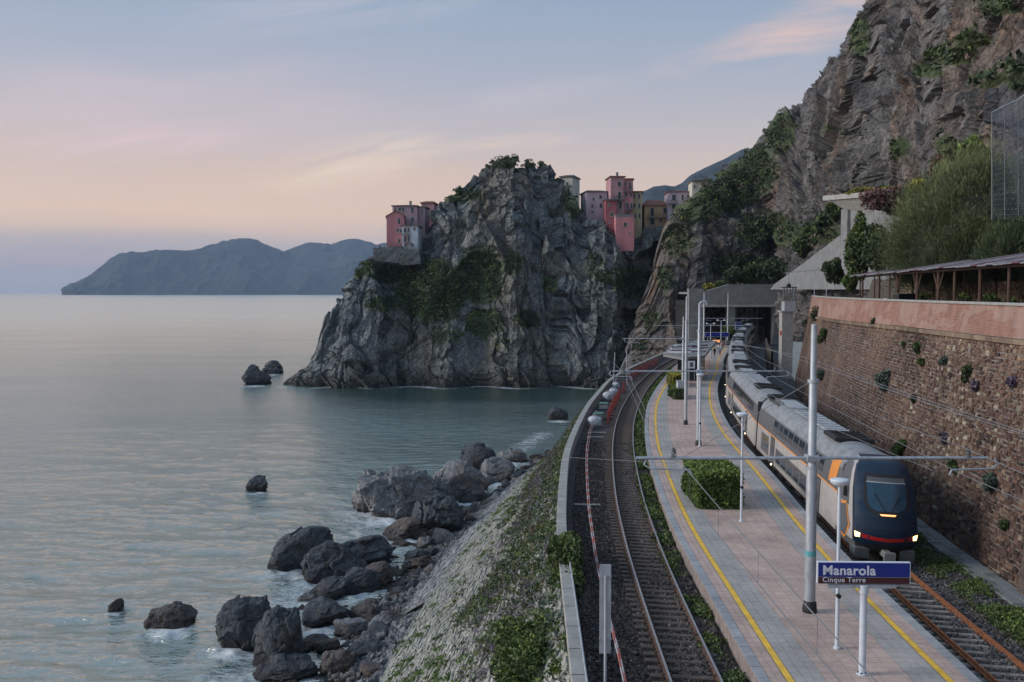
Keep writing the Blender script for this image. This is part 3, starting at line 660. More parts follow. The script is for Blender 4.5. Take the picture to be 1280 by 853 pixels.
def scatter_veg(name, data, n, size, mat, lo=.45, stuffseed=3, ymin=None, mask=None, lift=.8, cl=26, spread=1.1):
    P, N, veg, q = data
    w = np.clip(veg - lo, 0, 1) * (N[:, 1] < .6)
    ok = (q[:, 0] > -40) & (q[:, 0] < 1320) & (q[:, 1] > -40)
    w = w * ok
    if mask is not None: w = w * mask(q)
    k = n // cl; c = rng.choice(len(P), k, p=w / w.sum())
    rad = rng.uniform(.45, 1.5, k) * spread; i = np.repeat(np.arange(k), cl)
    d = rng.normal(size=(len(i), 3)); d /= np.linalg.norm(d, axis=1, keepdims=True); d[:, 2] = np.abs(d[:, 2]) * .9
    Q = P[c][i] + d * (rad[i] * rng.uniform(.4, 1, len(i)) ** .5)[:, None] + N[c][i] * (lift * .3)
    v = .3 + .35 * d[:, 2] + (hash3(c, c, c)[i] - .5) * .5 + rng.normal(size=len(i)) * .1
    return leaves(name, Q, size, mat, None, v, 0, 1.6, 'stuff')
scatter_veg('headland_shrubs', hd, 30000, .42, M['leaf_dark'], .35)
scatter_veg('headland_green_scrub', hd, 12000, .42, M['leaf'], .62)
scatter_veg('mountain_shrubs', mtn, 34000, .42, M['leaf_dark'], .35)
scatter_veg('mountain_green_scrub', mtn, 16000, .42, M['leaf'], .6)
scatter_veg('mountain_dry_scrub', mtn, 9000, .4, M['leaf_dry'], .12)

# ------------------------------------------------------------------ houses
def wall_mat(name, col):
    m, nt, b = new_mat(name, .85, 0, .2); v = texco(nt)
    c = mixc(nt, 1, col, ramp(nt, noise(nt, mapping(nt, v, (1, 1, .5)), .35, 7, .65), [(.32, (.72, .70, .70)), (.55, (1, 1, 1)), (.75, (1.12, 1.1, 1.08))]), 'MULTIPLY')
    nt.links.new(c, b.inputs['Base Color']); return m
PL = {k: wall_mat('plaster_' + k, c) for k, c in dict(pink=(.50, .22, .24), red=(.34, .12, .14), rose=(.46, .27, .29), lilac=(.43, .37, .43), cream=(.55, .53, .46), yellow=(.54, .49, .32), ochre=(.46, .33, .20), white=(.45, .51, .58), mauve=(.42, .30, .34)).items()}
M['roof_tile'] = plain('roof_tile', (.20, .085, .06), .85, 0, .35, 2, .4)
M['roof_grey'] = plain('roof_slate', (.12, .105, .105), .85, 0, .3, 2, .4)
M['shutter'] = plain('shutter_green', (.035, .06, .055), .6); M['shutter_red'] = plain('shutter_red', (.22, .03, .03), .6)
M['pane'] = glass_dark('window_pane', (.02, .025, .035), .15); M['trim'] = plain('window_trim', (.40, .37, .37), .8)
def house(x0, x1, y0, y1, Y, depth, yaw, wall, roof, wins, label, rslope=.12, side_wins=(), extra_base=3., group='houses of the cliff village', balc=(), chimney=False, rooft=.3, name='village_house', gable=False, shut='shutter', overhang=.35):
    p0 = at_y(x0, y1, Y); p1 = at_y(x1, y0, Y); w = (p1[0] - p0[0]) / math.cos(yaw); zb = p0[2]; H = p1[2] - zb
    e = empty(name, ((p0[0] + p1[0]) / 2, Y + depth / 2, zb), yaw, label, 'house', group)
    m = MB(); wm = PL[wall]; hw = w / 2
    if gable:
        g_ = H * .9; poly = [(-hw, -depth / 2, -extra_base), (hw, -depth / 2, -extra_base), (hw, -depth / 2, g_ - .2), (hw * -.02, -depth / 2, H), (-hw, -depth / 2, g_ - .5)]
        m.prism(poly, (0, depth, 0)); m.build('wall', wm, e)
        r = MB(); ov = .3
        for a, b_ in (((-hw - .3, g_ - .65), (0, H + .03)), ((0, H + .03), (hw + .3, g_ - .35))):
            r.prism([(a[0], -depth / 2 - ov, a[1]), (b_[0], -depth / 2 - ov, b_[1]), (b_[0], -depth / 2 - ov, b_[1] + .25), (a[0], -depth / 2 - ov, a[1] + .25)], (0, depth + 2 * ov, 0))
        r.build('roof', M[roof], e)
    else:
        m.box((0, 0, (H - extra_base) / 2), (w, depth, H + extra_base)); m.build('wall', wm, e)
        r = MB(); o = overhang; z = H + .003; rr = depth * rslope
        r.prism([(-hw - o, -depth / 2 - o, z), (hw + o, -depth / 2 - o, z), (hw + o, -depth / 2 - o, z + rooft), (-hw - o, -depth / 2 - o, z + rooft)][::1], (0, depth + 2 * o, 0))
        if rslope > 0: r.add([(-hw - o, -depth / 2 - o, z + rooft), (hw + o, -depth / 2 - o, z + rooft), (hw + o, depth / 2 + o, z + rooft), (-hw - o, depth / 2 + o, z + rooft), (-hw * .6, 0, z + rooft + rr), (hw * .6, 0, z + rooft + rr)], [(0, 1, 5, 4), (1, 2, 5), (2, 3, 4, 5), (3, 0, 4)])
        ro = r.build('roof', M[roof], e)
        if chimney:
            c = MB(); c.box((hw * .3, 0, z + rooft + rr + .4), (.6, .6, 1.2)); c.box((hw * .3, 0, z + rooft + rr + 1.05), (.8, .8, .12)); c.build('chimney', M['concrete'], ro)
    s = Y / FPX
    for wv in wins:
        px, py, ww, hh = wv[:4]; q = at_y(px, py, Y); lx = (q[0] - (p0[0] + p1[0]) / 2) / math.cos(yaw); lz = q[2] - zb; a = ww * s; h2 = hh * s; y = -depth / 2
        f = MB(); t = .12
        f.box((lx - a / 2 - t / 2, y - .03, lz), (t, .12, h2 + 2 * t)); f.box((lx + a / 2 + t / 2, y - .03, lz), (t, .12, h2 + 2 * t))
        f.box((lx, y - .03, lz + h2 / 2 + t / 2), (a, .12, t)); f.box((lx, y - .06, lz - h2 / 2 - t / 2), (a + .4, .2, t))
        fo_ = f.build('window', M['trim'], e)
        g2 = MB(); g2.box((lx, y - .012, lz), (a, .03, h2)); g2.build('pane', M['pane'], fo_)
        sh = MB(); mt_ = shut if len(wv) < 5 else wv[4]
        if mt_:
            for sd_ in (-1, 1):
                sh.box((lx + sd_ * a * .27, y - .045, lz), (a * .40, .05, h2))
            sh.build('shutter', M[mt_], fo_)
    for sx, px, py, ww, hh in side_wins:
        pass
    for px0, px1, py in balc:
        q0 = at_y(px0, py, Y); q1 = at_y(px1, py, Y); cx = (q0[0] + q1[0]) / 2 - (p0[0] + p1[0]) / 2; bw = q1[0] - q0[0]; lz = q0[2] - zb
        b_ = MB(); b_.box((cx, -depth / 2 - .6, lz), (bw, 1.2, .18))
        bo = b_.build('balcony', M['concrete'], e); rl = MB(); n = max(3, int(bw / .35))
        for k in range(n + 1): rl.box((cx - bw / 2 + .05 + (bw - .1) * k / n, -depth / 2 - 1.15, lz + .55), (.05, .05, .92))
        rl.box((cx, -depth / 2 - 1.15, lz + 1.03), (bw, .07, .06)); rl.build('railing', M['black'], bo)
    return e
house(706, 721, 221.5, 250, 302, 8, -.35, 'cream', 'roof_grey', [(714.5, 231, 2.2, 5.5)], 'small cream house peeping out behind the headland summit', .1, extra_base=9)
house(730.5, 757, 240.5, 273, 290, 9, .12, 'lilac', 'roof_grey', [(748.5, 246.5, 3, 4), (739.5, 249.5, 2.5, 3), (738, 258, 2.6, 4), (748.8, 257.5, 3, 5), (738, 265, 2, 2.5)], 'lilac house with small scattered windows, left of the tall pink tower house', .08)
house(757, 770.5, 250, 290, 284, 7, 0, 'red', 'roof_grey', [(761.5, 256.5, 2, 3), (764.5, 268, 3, 5), (762, 278, 2, 2.5)], 'crimson lean-to house with terrace between lilac house and pink tower', 0, balc=[(757, 771, 250.5)])
house(762, 779.5, 221.5, 290, 286, 9, .06, 'rose', 'roof_tile', [(773, 230.3, 4, 5), (773, 244.5, 3.4, 8.5), (774.3, 256.5, 3, 9), (776, 269, 2.5, 3.5)], 'tallest pink tower house of the village, its broad left side in view', .05, balc=[(765, 779, 250)], chimney=True)
house(779.5, 792.5, 224.5, 290, 286.6, 9.5, -.06, 'pink', 'roof_tile', [(782.6, 230.5, 2.2, 5), (788.8, 232.5, 2.4, 7.5), (784, 243.3, 2.2, 5), (790, 244, 1.8, 5), (785.6, 257, 2.2, 7), (790.4, 257.5, 1.8, 7), (786, 268, 3.4, 6)], 'narrow pink house with stacked balconies joined to the right side of the tower house', .05, balc=[(780, 793, 239.5), (783, 793, 262.5)])
house(769.5, 792.5, 271.5, 311.5, 279.5, 7, .02, 'pink', 'concrete', [(781.2, 281, 3.6, 5), (786.3, 291.7, 1.4, 2)], 'low pink flat-roofed block in front of the tower house, above the ravine', 0, extra_base=.6, rooft=.7, overhang=.02)
house(792.6, 804.6, 240.5, 285, 291, 8, -.12, 'yellow', 'roof_tile', [(795, 245, 1.7, 5), (801, 245.5, 1.9, 5), (795, 257, 1.7, 5), (801.3, 257.5, 1.9, 5.5), (801.5, 270, 2, 5), (796, 270, 1.8, 5)], 'slim yellow house to the right of the pink tower', .06)
house(804.6, 834.5, 258, 283, 294, 9, .05, 'ochre', 'roof_tile', [(814.2, 265.5, 4.4, 10), (830.5, 263.5, 4.2, 6.5), (814.4, 277, 5.2, 7.5), (825, 276, 2.5, 5)], 'low ochre house under a red hipped roof, right of the slim yellow house', .22, balc=[(807, 834, 272.5)])
house(835.8, 866, 240.5, 272, 290, 9, -.04, 'lilac', 'roof_tile', [(843.2, 247, 4.4, 6.5), (854, 247, 2.4, 6.5), (861.6, 247, 4.4, 6.5), (843.2, 259, 4.4, 6.5)], 'lilac-pink green-shuttered house where the village meets the mountain', .04, balc=[(833.5, 847, 255)])
house(865.6, 885.5, 227, 262, 284, 8, -.04, 'cream', 'roof_grey', [(879.7, 232.3, 4.2, 6.2, 'shutter_red'), (868.8, 233.5, 1.5, 4)], 'cream house with one red-shuttered window and dark roof terrace, rightmost of the village', .04, balc=[(866.5, 884.5, 226)])
G2 = 'houses on the headland ledge'
house(481.5, 503.2, 264.5, 306, 281, 9, .1, 'pink', 'roof_tile', [(496.8, 277, 2.4, 7.2), (495, 288.4, 2, 4.6), (498.9, 288.4, 2, 4.6), (497.2, 301.2, 2.4, 4.6)], 'salmon pink gabled house at the outer end of the ledge above the sea', .05, group=G2, gable=True)
house(491.5, 522.3, 258.2, 290, 290, 8, -.05, 'mauve', 'roof_grey', [(494.8, 262.2, 2.6, 3.4), (500.6, 261.8, 3.2, 4), (504.7, 261.8, 2.6, 4), (516.3, 263, 2.6, 6.4), (516.5, 274.5, 2.6, 5.4)], 'taller mauve house with pale-framed windows rising behind the gabled pink one', .06, group=G2, chimney=True)
house(503.4, 523.3, 283, 310, 279.5, 8, -.05, 'white', 'roof_grey', [(507.3, 288, 3, 5.6, None), (511.6, 287.5, 2.2, 5.4, None), (507.6, 299, 3.2, 7, None), (511.6, 299, 2.4, 7, None), (508, 306.5, 3, 4, None), (516, 306.5, 2.6, 3.4, None), (519, 286.5, 2.4, 3, None)], 'pale blue-white house with two balcony storeys below the mauve house', 0, group=G2, balc=[(503.5, 514.5, 293.6), (506, 515, 303.6)])
house(522.5, 532.5, 259.5, 272, 291, 7, -.1, 'mauve', 'roof_grey', [(529.3, 265, 1.8, 7, None)], 'small mauve annexe with one tall pale window, half buried in the cliff', .02, group=G2, extra_base=9)
house(528, 544, 254.5, 264, 300, 7, -.1, 'rose', 'roof_tile', [(534, 259.5, 2, 2.5)], 'low pink house with red roof mostly hidden behind the ledge cliff', .1, group=G2, extra_base=9)

# stone terraces under the ledge houses
def terrace(pts, Y, thick, label):
    e = empty('terrace_wall', tuple(at_y(*pts[0], Y)), 0, label, 'wall', 'stone terraces of the village'); o = np.array(e.location)
    poly = [at_y(x, y, Y) - o for x, y in pts]; m = MB(); m.prism(poly, (0, thick, 0)); m.build('masonry', M['rock_far'], e)
    a, b_ = poly[0], poly[1]; c = MB(); n = max(2, int(abs(b_[0] - a[0]) / .9))
    for k in range(n):
        t = (k + .5) / n; p = a + (b_ - a) * t; c.box((p[0], .25, p[2] + .45), (.12, .12, .9))
    c.build('fence_posts', M['concrete_dark'], e)
terrace([(466, 310), (503, 308), (506, 330), (468, 326)], 279, 6, 'upper stone terrace wall under the salmon gabled house')
terrace([(500, 311), (524, 311), (526, 330), (500, 332)], 277.3, 6, 'stone terrace wall below the pale balconied house')
terrace([(805, 285), (834, 283), (830, 300), (800, 304)], 288, 5, 'retaining wall under the ochre and yellow houses at the head of the ravine')

# ------------------------------------------------------------------ trackbed
def strip(name, curve_a, offa, za, curve_b, offb, zb, s0, s1, mat, nu, nv, amp=.05, parent=None, sc=1.2, kind='structure', attrs=None):
    """sheet between an offset of one curve and the nearest crossing of another"""
    s = np.linspace(s0, s1, nu); A = curve_a.at(s, offa); T = curve_a.tan(s); Nn = np.stack([T[:, 1], -T[:, 0]], 1)
    Bc = curve_b.at(np.linspace(0, curve_b.L, 900), offb); W_ = []
    for a, t, n in zip(A, T, Nn):
        d = Bc - a; al = np.abs(d @ t); lat = d @ n; al = np.where(lat > 0, al, 1e6); W_.append(lat[np.argmin(al)] if al.min() < 1e5 else 0)
    W_ = np.array(W_); t = np.linspace(0, 1, nv)
    XY = A[:, None] + Nn[:, None] * (W_[:, None] * t[None])[..., None]
    Z = (za + (zb - za) * t)[None] * np.ones((nu, 1)); P = np.concatenate([XY, Z[..., None]], 2).reshape(-1, 3)
    P[:, 2] += amp * fbm(P, sc, 3, 5)
    o = mesh_np(name, P, grid_faces(nu, nv), mat, parent, None, True)
    if kind: tag(o, kind=kind)
    return o, P
Lmax = parap.L
strip('ballast', parap, 0.0, 14.42, ledge, 0.05, 14.40, 2, Lmax - 2, M['ballast'], 420, 26, .06)
strip('ballast', redge, -.05, 14.05, wallc, 2.0, 14.0, 0, redge.s_at_y(120), M['ballast_grey'], 300, 26, .06)
pA, PB = strip('trackbed', redge, -.05, 14.0, rtrack, 7.5, 14.0, redge.s_at_y(118), redge.L - 3, M['ballast_grey'], 120, 10, .05)
def gravel(name, curve, lo, hi, s0, s1, z, n, mat, size=.055):
    s = s0 + (s1 - s0) * rng.uniform(0, 1, n) ** 1.7; o = rng.uniform(lo, hi, n); XY = curve.at(s, 0); T = curve.tan(s)
    XY = XY + np.stack([T[:, 1], -T[:, 0]], 1) * o[:, None]; c = np.concatenate([XY, np.full((n, 1), z)], 1)
    c[:, 2] += .06 * fbm(c, 1.2, 3, 5) + rng.uniform(0, .035, n)
    base = np.array([[1, 0, 0], [0, 1, 0], [-1, 0, 0], [0, -1, 0], [0, 0, .8], [0, 0, -.8]]); V = base[None] + rng.normal(size=(n, 6, 3)) * .28
    V = V * (rng.uniform(.6, 1.4, n) * size)[:, None, None] * rng.uniform(.7, 1.3, (n, 1, 3)) + c[:, None]
    f = np.array([[0, 1, 4], [1, 2, 4], [2, 3, 4], [3, 0, 4], [1, 0, 5], [2, 1, 5], [3, 2, 5], [0, 3, 5]]); F = (np.arange(n) * 6)[:, None, None] + f[None]
    o_ = mesh_np(name, V.reshape(-1, 3), F.reshape(-1, 3), mat, None, {'var': np.repeat(rng.uniform(0, 1, n) ** 1.3, 6)}); tag(o_, kind='stuff')
s_n = ltrack.s_at_y(24)
gravel('track_gravel', ltrack, -3.1, 1.5, s_n, ltrack.s_at_y(75), 14.44, 42000, M['gravel'], .05)
gravel('track_gravel', rtrack, -1.5, 1.7, rtrack.s_at_y(22), rtrack.s_at_y(44), 14.07, 16000, M['gravel_grey'], .045)
gravel('track_gravel', rtrack, 1.7, 4.0, rtrack.s_at_y(24), rtrack.s_at_y(60), 14.04, 9000, M['gravel_grey'], .05)

def railway(curve, z, s0, s1, label, mside, mtop, msl, cant, group='railway tracks at the station', cap=290, slw=.24):
    e = empty('railway_track', (0, 0, 0), 0, label, 'railway track', group)
    prof = [(-.07, 0), (-.07, .02), (-.012, .05), (-.012, .12), (-.036, .135), (-.036, .172), (.036, .172), (.036, .135), (.012, .12), (.012, .05), (.07, .02), (.07, 0)]
    for sd_ in (-1, 1):
        s = np.arange(s0, s1, 1.0); n = len(prof); XY = curve.at(s, 0); T = curve.tan(s); Nn = np.stack([T[:, 1], -T[:, 0]], 1)
        V = []
        for (o, h) in prof:
            p = XY + Nn * (sd_ * .753 + o); V.append(np.concatenate([p, np.full((len(s), 1), z - .172 + h - sd_ * .753 * cant)], 1))
        V = np.stack(V, 1).reshape(-1, 3); k = len(s); i = np.arange(k - 1)[:, None]; j = np.arange(n)[None]
        F = np.stack([i * n + j, i * n + (j + 1) % n, (i + 1) * n + (j + 1) % n, (i + 1) * n + j], -1).reshape(-1, 4)
        mi = np.where(np.tile(np.arange(n), k - 1) == 5, 1, 0)
        mesh_np('rail', V, F, [mside, mtop], e, None, False, mi)
    m = MB(); m.box((0, 0, 0), (2.5, slw, .16), 0, 0, .025); me = m.build('sleeper', msl, None, link_it=False)
    ss = np.arange(s0, s1, .6); p = proj(np.concatenate([curve.at(ss), np.full((len(ss), 1), z)], 1)); yy = curve.at(ss)[:, 1]
    cnt = 0; rest = MB()
    for i, s in enumerate(ss):
        c = curve.at(s); t = curve.tan(s); an = math.atan2(t[1], t[0]) - math.pi / 2 + random.gauss(0, .008)
        if yy[i] > 20 and cnt < cap:
            o = bpy.data.objects.new('sleeper', me); COL.objects.link(o); o.parent = e; o.location = (c[0], c[1], z - .172 - .09 + random.gauss(0, .006))
            o.rotation_euler = (0, cant, an); cnt += 1
            o.scale = (random.uniform(.97, 1.03), 1, 1)
        else: rest.box((c[0], c[1], z - .262), (2.5, slw, .16), an)
    o = rest.build('sleeper_row', msl, e); o['kind'] = 'stuff'
    # fastening plates under both rails
    f = MB()
    for i, s in enumerate(ss):
        if yy[i] < 20 or yy[i] > 80: continue
        t = curve.tan(s); an = math.atan2(t[1], t[0]) - math.pi / 2
        for sd_ in (-.753, .753):
            c = curve.at(s, sd_); f.box((c[0], c[1], z - .165 - sd_ * cant), (.30, .16, .03), an)
            for q in (-.11, .11):
                cc = curve.at(s, sd_ + q); f.box((cc[0], cc[1], z - .135 - sd_ * cant), (.05, .08, .05), an)
    o = f.build('rail_fastening', mside, e); o['kind'] = 'stuff'
    return e
railway(ltrack, LRZ, ltrack.s_at_y(16), ltrack.s_at_y(226), 'seaward railway track of shiny polished rails on brown timber sleepers, curving away empty', M['rail_side'], M['rail_top'], M['sleeper_wood'], .045)
railway(rtrack, RRZ, rtrack.s_at_y(16), rtrack.s_at_y(226), 'inland railway track with orange rusty rails on pale concrete sleepers, where the train stands', M['rail_orange'], M['rail_orange'], M['sleeper_conc'], .055, cap=250, slw=.2)

# ------------------------------------------------------------------ seaward parapet, slope and lower apron
def sweep(name, curve, prof, s0, s1, mat, parent=None, st=1.0, close=True, smooth=False):
    s = np.arange(s0, s1, st); XY = curve.at(s); T = curve.tan(s); Nn = np.stack([T[:, 1], -T[:, 0]], 1); V = []
    for o, h in prof: V.append(np.concatenate([XY + Nn * o, np.full((len(s), 1), h)], 1))
    n = len(prof); k = len(s); V = np.stack(V, 1).reshape(-1, 3); i = np.arange(k - 1)[:, None]; j = np.arange(n if close else n - 1)[None]
    F = np.stack([i * n + j, i * n + (j + 1) % n, (i + 1) * n + (j + 1) % n, (i + 1) * n + j], -1).reshape(-1, 4)
    return mesh_np(name, V, F, mat, parent, None, smooth)
pe = empty('parapet_wall', (0, 0, 0), 0, 'long pale concrete parapet curving along the seaward edge of the tracks', 'wall')
s = 3.0; sb = parap.s_at_y(36.5); sg = parap.s_at_y(44.5)
m = 0
while s < parap.L - 3:
    ln = 1.96
    mid = s + 1
    if not (sb < mid < sb + 1.2):
        sweep('coping_slab', parap, [(-.46, 14.95), (-.46, 15.20), (-.44, 15.22), (-.02, 15.22), (0, 15.20), (0, 14.95)], s, s + ln + .5, M['concrete_pale'], pe, .98)
    s += 2.0
sweep('parapet_core', parap, [(-.40, 13.2), (-.40, 14.952), (-.05, 14.952), (-.05, 13.2)], 3, parap.L - 3, M['concrete_pale'], pe)
# handrail on the near part
hr = empty('handrail', (0, 0, 0), 0, 'thin grey steel handrail bolted on the near stretch of the seaward parapet', 'railing')
ss = np.arange(parap.s_at_y(18), parap.s_at_y(37.5), 1.2)
pts = [(*parap.at(s, -.08), 15.55) for s in ss]; MB().path(pts, .03, 8).build('rail', M['galv'], hr, True)
for s in ss:
    b_ = MB(); c = parap.at(s, -.08); b_.tube((c[0], c[1], 15.2), (c[0], c[1], 15.55), .02); b_.build('bracket', M['galv'], hr)

def slope_pt(s, t):
    """t 0..1 from the parapet down to the foot of the revetment"""
    s = np.asarray(s, float); t = np.asarray(t, float)
    off = -.42 - 11.0 * t - .5 * np.sin(t * np.pi) * 0; z = 14.75 - 12.6 * t - 1.0 * np.sin(np.pi * t)
    XY = parap.at(s, 0); T = parap.tan(s); N_ = np.stack([T[..., 1], -T[..., 0]], -1)
    return np.concatenate([XY + N_ * off[..., None], z[..., None]], -1)
def apron_pt(s, t):
    s = np.asarray(s, float); t = np.asarray(t, float)
    off = -11.42 - 4.2 * t; z = 2.12 - 2.6 * t
    XY = parap.at(s, 0); T = parap.tan(s); N_ = np.stack([T[..., 1], -T[..., 0]], -1)
    return np.concatenate([XY + N_ * off[..., None], z[..., None]], -1)
def face_blocks(fn, s0, s1, tlen, rows, lng, gap=.025, jit=.35, hmax=.09, seedv=None, shear=0.):
    Q = []; tt = 0.; rng_t = []
    while tt < tlen:
        rh = rng.uniform(*rows); rng_t.append((tt / tlen, min(1, (tt + rh) / tlen))); tt += rh
    for a, b_ in rng_t:
        s = s0 + rng.uniform(0, lng[0])
        while s < s1:
            l = rng.uniform(*lng); j = rng.uniform(-1, 1, 4) * jit * (b_ - a) * .35; js = rng.uniform(-1, 1, 4) * jit * l * .16; gt = gap / tlen
            Q.append([(s + js[0] + shear * a, a + gt + j[0]), (s + l - gap + js[1] + shear * a, a + gt + j[1]), (s + l - gap + js[2] + shear * b_, b_ - gt + j[2]), (s + js[3] + shear * b_, b_ - gt + j[3])]); s += l
    Q = np.array(Q); Q[..., 1] = np.clip(Q[..., 1], 0, 1); P = fn(Q[..., 0], Q[..., 1])
    N = np.cross(P[:, 1] - P[:, 0], P[:, 3] - P[:, 0]); N /= np.linalg.norm(N, axis=1, keepdims=True) + 1e-9
    v = CAMZ * 0 + np.array([0, 0, 1]); sg_ = np.sign((N * (np.array([0, 0, CAMZ]) - P.mean(1))).sum(1)); N *= sg_[:, None]
    h = rng.uniform(.012, hmax, len(Q)); return P, N, h, Q
def fix(P, N):
    """make the corner order agree with the normal"""
    c = np.cross(P[:, 1] - P[:, 0], P[:, 3] - P[:, 0]); fl = (c * N).sum(1) < 0; P[fl] = P[fl][:, ::-1]; return P
se = empty('slope_revetment', (0, 0, 0), 0, 'long grey stone-faced slope falling from the railway parapet to the boulders', 'sea wall')
s0, s1 = parap.s_at_y(26), parap.s_at_y(205)
sg_, tg = np.meshgrid(np.linspace(3, parap.L - 3, 260), np.linspace(0, 1, 24), indexing='ij')
P = slope_pt(sg_.ravel(), tg.ravel()); mesh_np('mortar_bed', P, grid_faces(260, 24), M['mortar_pale'], se, None, True)
P, N, h, Q = face_blocks(slope_pt, s0, s1, 16.8, (.28, .46), (.35, .8), .04, .8, .12, shear=0)
P = fix(P, N); n_ = len(P); var = np.clip(.5 + .25 * fbm(P.mean(1), .35, 3, 8) + rng.normal(size=n_) * .22, 0, 1)
block_set('stone', 'stone_facing', P, N, h, .035, var, M['slope_stone'], se)
ap = empty('lower_apron', (0, 0, 0), 0, 'darker block-built apron wall at the foot of the stone slope, descending to the boulders', 'sea wall')
a0, a1 = parap.s_at_y(73), parap.s_at_y(150)
sg2, tg2 = np.meshgrid(np.linspace(a0, a1, 90), np.linspace(0, 1, 8), indexing='ij')
P = apron_pt(sg2.ravel(), tg2.ravel()); mesh_np('mortar_bed', P, grid_faces(90, 8), M['mortar_pale'], ap, None, True)
P, N, h, Q = face_blocks(apron_pt, a0, a1, 5.3, (.34, .5), (.45, .9), .05, .35, .12); P = fix(P, N)
var = np.clip(.5 + rng.normal(size=len(P)) * .25, 0, 1); block_set('block', 'block_facing', P, N, h, .04, var, M['apron_stone'], ap)

# slope vegetation: thick at the top, tufts lower down
def slope_cover(name, n, mat, fn_mask, size, cl=22, rad=(.15, .5), up=.3, aspect=1.8, hs=.5):
    k = n // cl; S = []; tries = 0
    while len(S) < k and tries < 60:
        s = rng.uniform(s0, parap.s_at_y(190), 6000) ; s = s0 + (s - s0) ** 1; t = rng.uniform(0, 1, 6000)
        p = slope_pt(s, t); m_ = fn_mask(s, t, p) > rng.uniform(0, 1, 6000); S += list(p[m_]); tries += 1
    S = np.array(S[:k]); i = np.repeat(np.arange(len(S)), cl); r = rng.uniform(*rad, len(S))
    d = rng.normal(size=(len(i), 3)); d /= np.linalg.norm(d, axis=1, keepdims=True); d[:, 2] = np.abs(d[:, 2]) * hs
    Q = S[i] + d * (r[i] * rng.uniform(.2, 1, len(i)) ** .5)[:, None]; Q[:, 2] += .05
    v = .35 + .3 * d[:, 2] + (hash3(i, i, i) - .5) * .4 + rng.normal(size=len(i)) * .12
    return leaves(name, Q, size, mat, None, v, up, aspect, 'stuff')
def m_top(s, t, p): return np.clip(1.45 - t * 3.1 + .75 * fbm(p, .22, 3, 2), 0, 1) * (p[:, 1] < 175) * np.clip((p[:, 1] - 30) / 20 + .3, 0, 1)
def m_tuft(s, t, p): return ((fbm(p, .5, 2, 6) + .35 * fbm(p, .12, 2, 7)) > .30 + .25 * t) * 1.0
def m_heath(s, t, p): return ((fbm(p, .15, 3, 12) > .05) & (t < .42) & (p[:, 1] < 90)) * np.clip(1.2 - abs(t - .22) * 5, 0, 1)
slope_cover('slope_groundcover', 110000, M['leaf'], m_top, .085, 30, (.2, .6))
slope_cover('slope_groundcover', 50000, M['leaf_sage'], m_top, .085, 30, (.2, .6))
slope_cover('slope_tufts', 70000, M['leaf_bright'], m_tuft, .075, 40, (.18, .5))
slope_cover('slope_dry_grass', 20000, M['leaf_dry'], m_top, .05, 24, (.2, .6), 1.0, 8)
slope_cover('slope_heather', 8000, M['heather'], m_heath, .05, 24, (.25, .7), .8, 6)

# ------------------------------------------------------------------ shore: rubble bed and boulders
sg3, tg3 = np.meshgrid(np.linspace(parap.s_at_y(24), parap.s_at_y(190), 330), np.linspace(0, 1, 40), indexing='ij')
XY = parap.at(sg3.ravel(), 0); T = parap.tan(sg3.ravel()); N_ = np.stack([T[:, 1], -T[:, 0]], 1); wd = 8.5 * np.clip(1.15 - (XY[:, 1] - 60) / 150, .15, 1)
P = np.concatenate([XY - N_ * (10.6 + wd * tg3.ravel())[:, None], (1.25 - 2.6 * tg3.ravel())[:, None]], 1)
P[:, 2] += .35 * ridged(P, .5, 3, 3) + .5 * blocks_noise(P, .9, 4)
tag(mesh_np('shore_rubble', P, grid_faces(330, 40), M['boulder_pale'], None, {'veg': np.zeros(len(P))}, False), kind='stuff')

def ico(n):
    import bmesh
    bm = bmesh.new(); bmesh.ops.create_icosphere(bm, subdivisions=n, radius=1); V = np.array([v.co[:] for v in bm.verts]); F = np.array([[v.index for v in f.verts] for f in bm.faces]); bm.free(); return V, F
ICO = {k: ico(k) for k in (3, 4, 5, 6)}
def boulder_mesh(seed, lvl=5, k=10, soft=45, tall=1.0, lumpy=0.):
    V, F = ICO[lvl]; r_ = np.random.default_rng(seed); n = r_.normal(size=(k, 3)); n /= np.linalg.norm(n, axis=1, keepdims=True); d = r_.uniform(.62, 1.0, k)
    dots = np.maximum(V @ n.T, .02); rr = d / dots; rr = np.minimum(rr, 1.25); R_ = -np.log(np.exp(-soft * rr).sum(1) + math.exp(-soft * 1.12)) / soft
    P = V * R_[:, None]
    o = P + seed * 3.7
    disp = .05 * fbm(o, 1.4, 3, 1) + .018 * ridged(o * np.array([1, .6, 2.6]), 2.4, 4, 2) + .11 * blocks_noise(o * np.array([1, .6, 1.4]), 1.7, 5) + .008 * fbm(o, 9, 3, 9) + .022 * blocks_noise(o, 5, 8)
    if lumpy: disp += lumpy * (ridged(o, 1.7, 3, 4) * .5 + blocks_noise(o, 2.2, 15) * .5)
    return P + V * disp[:, None], F
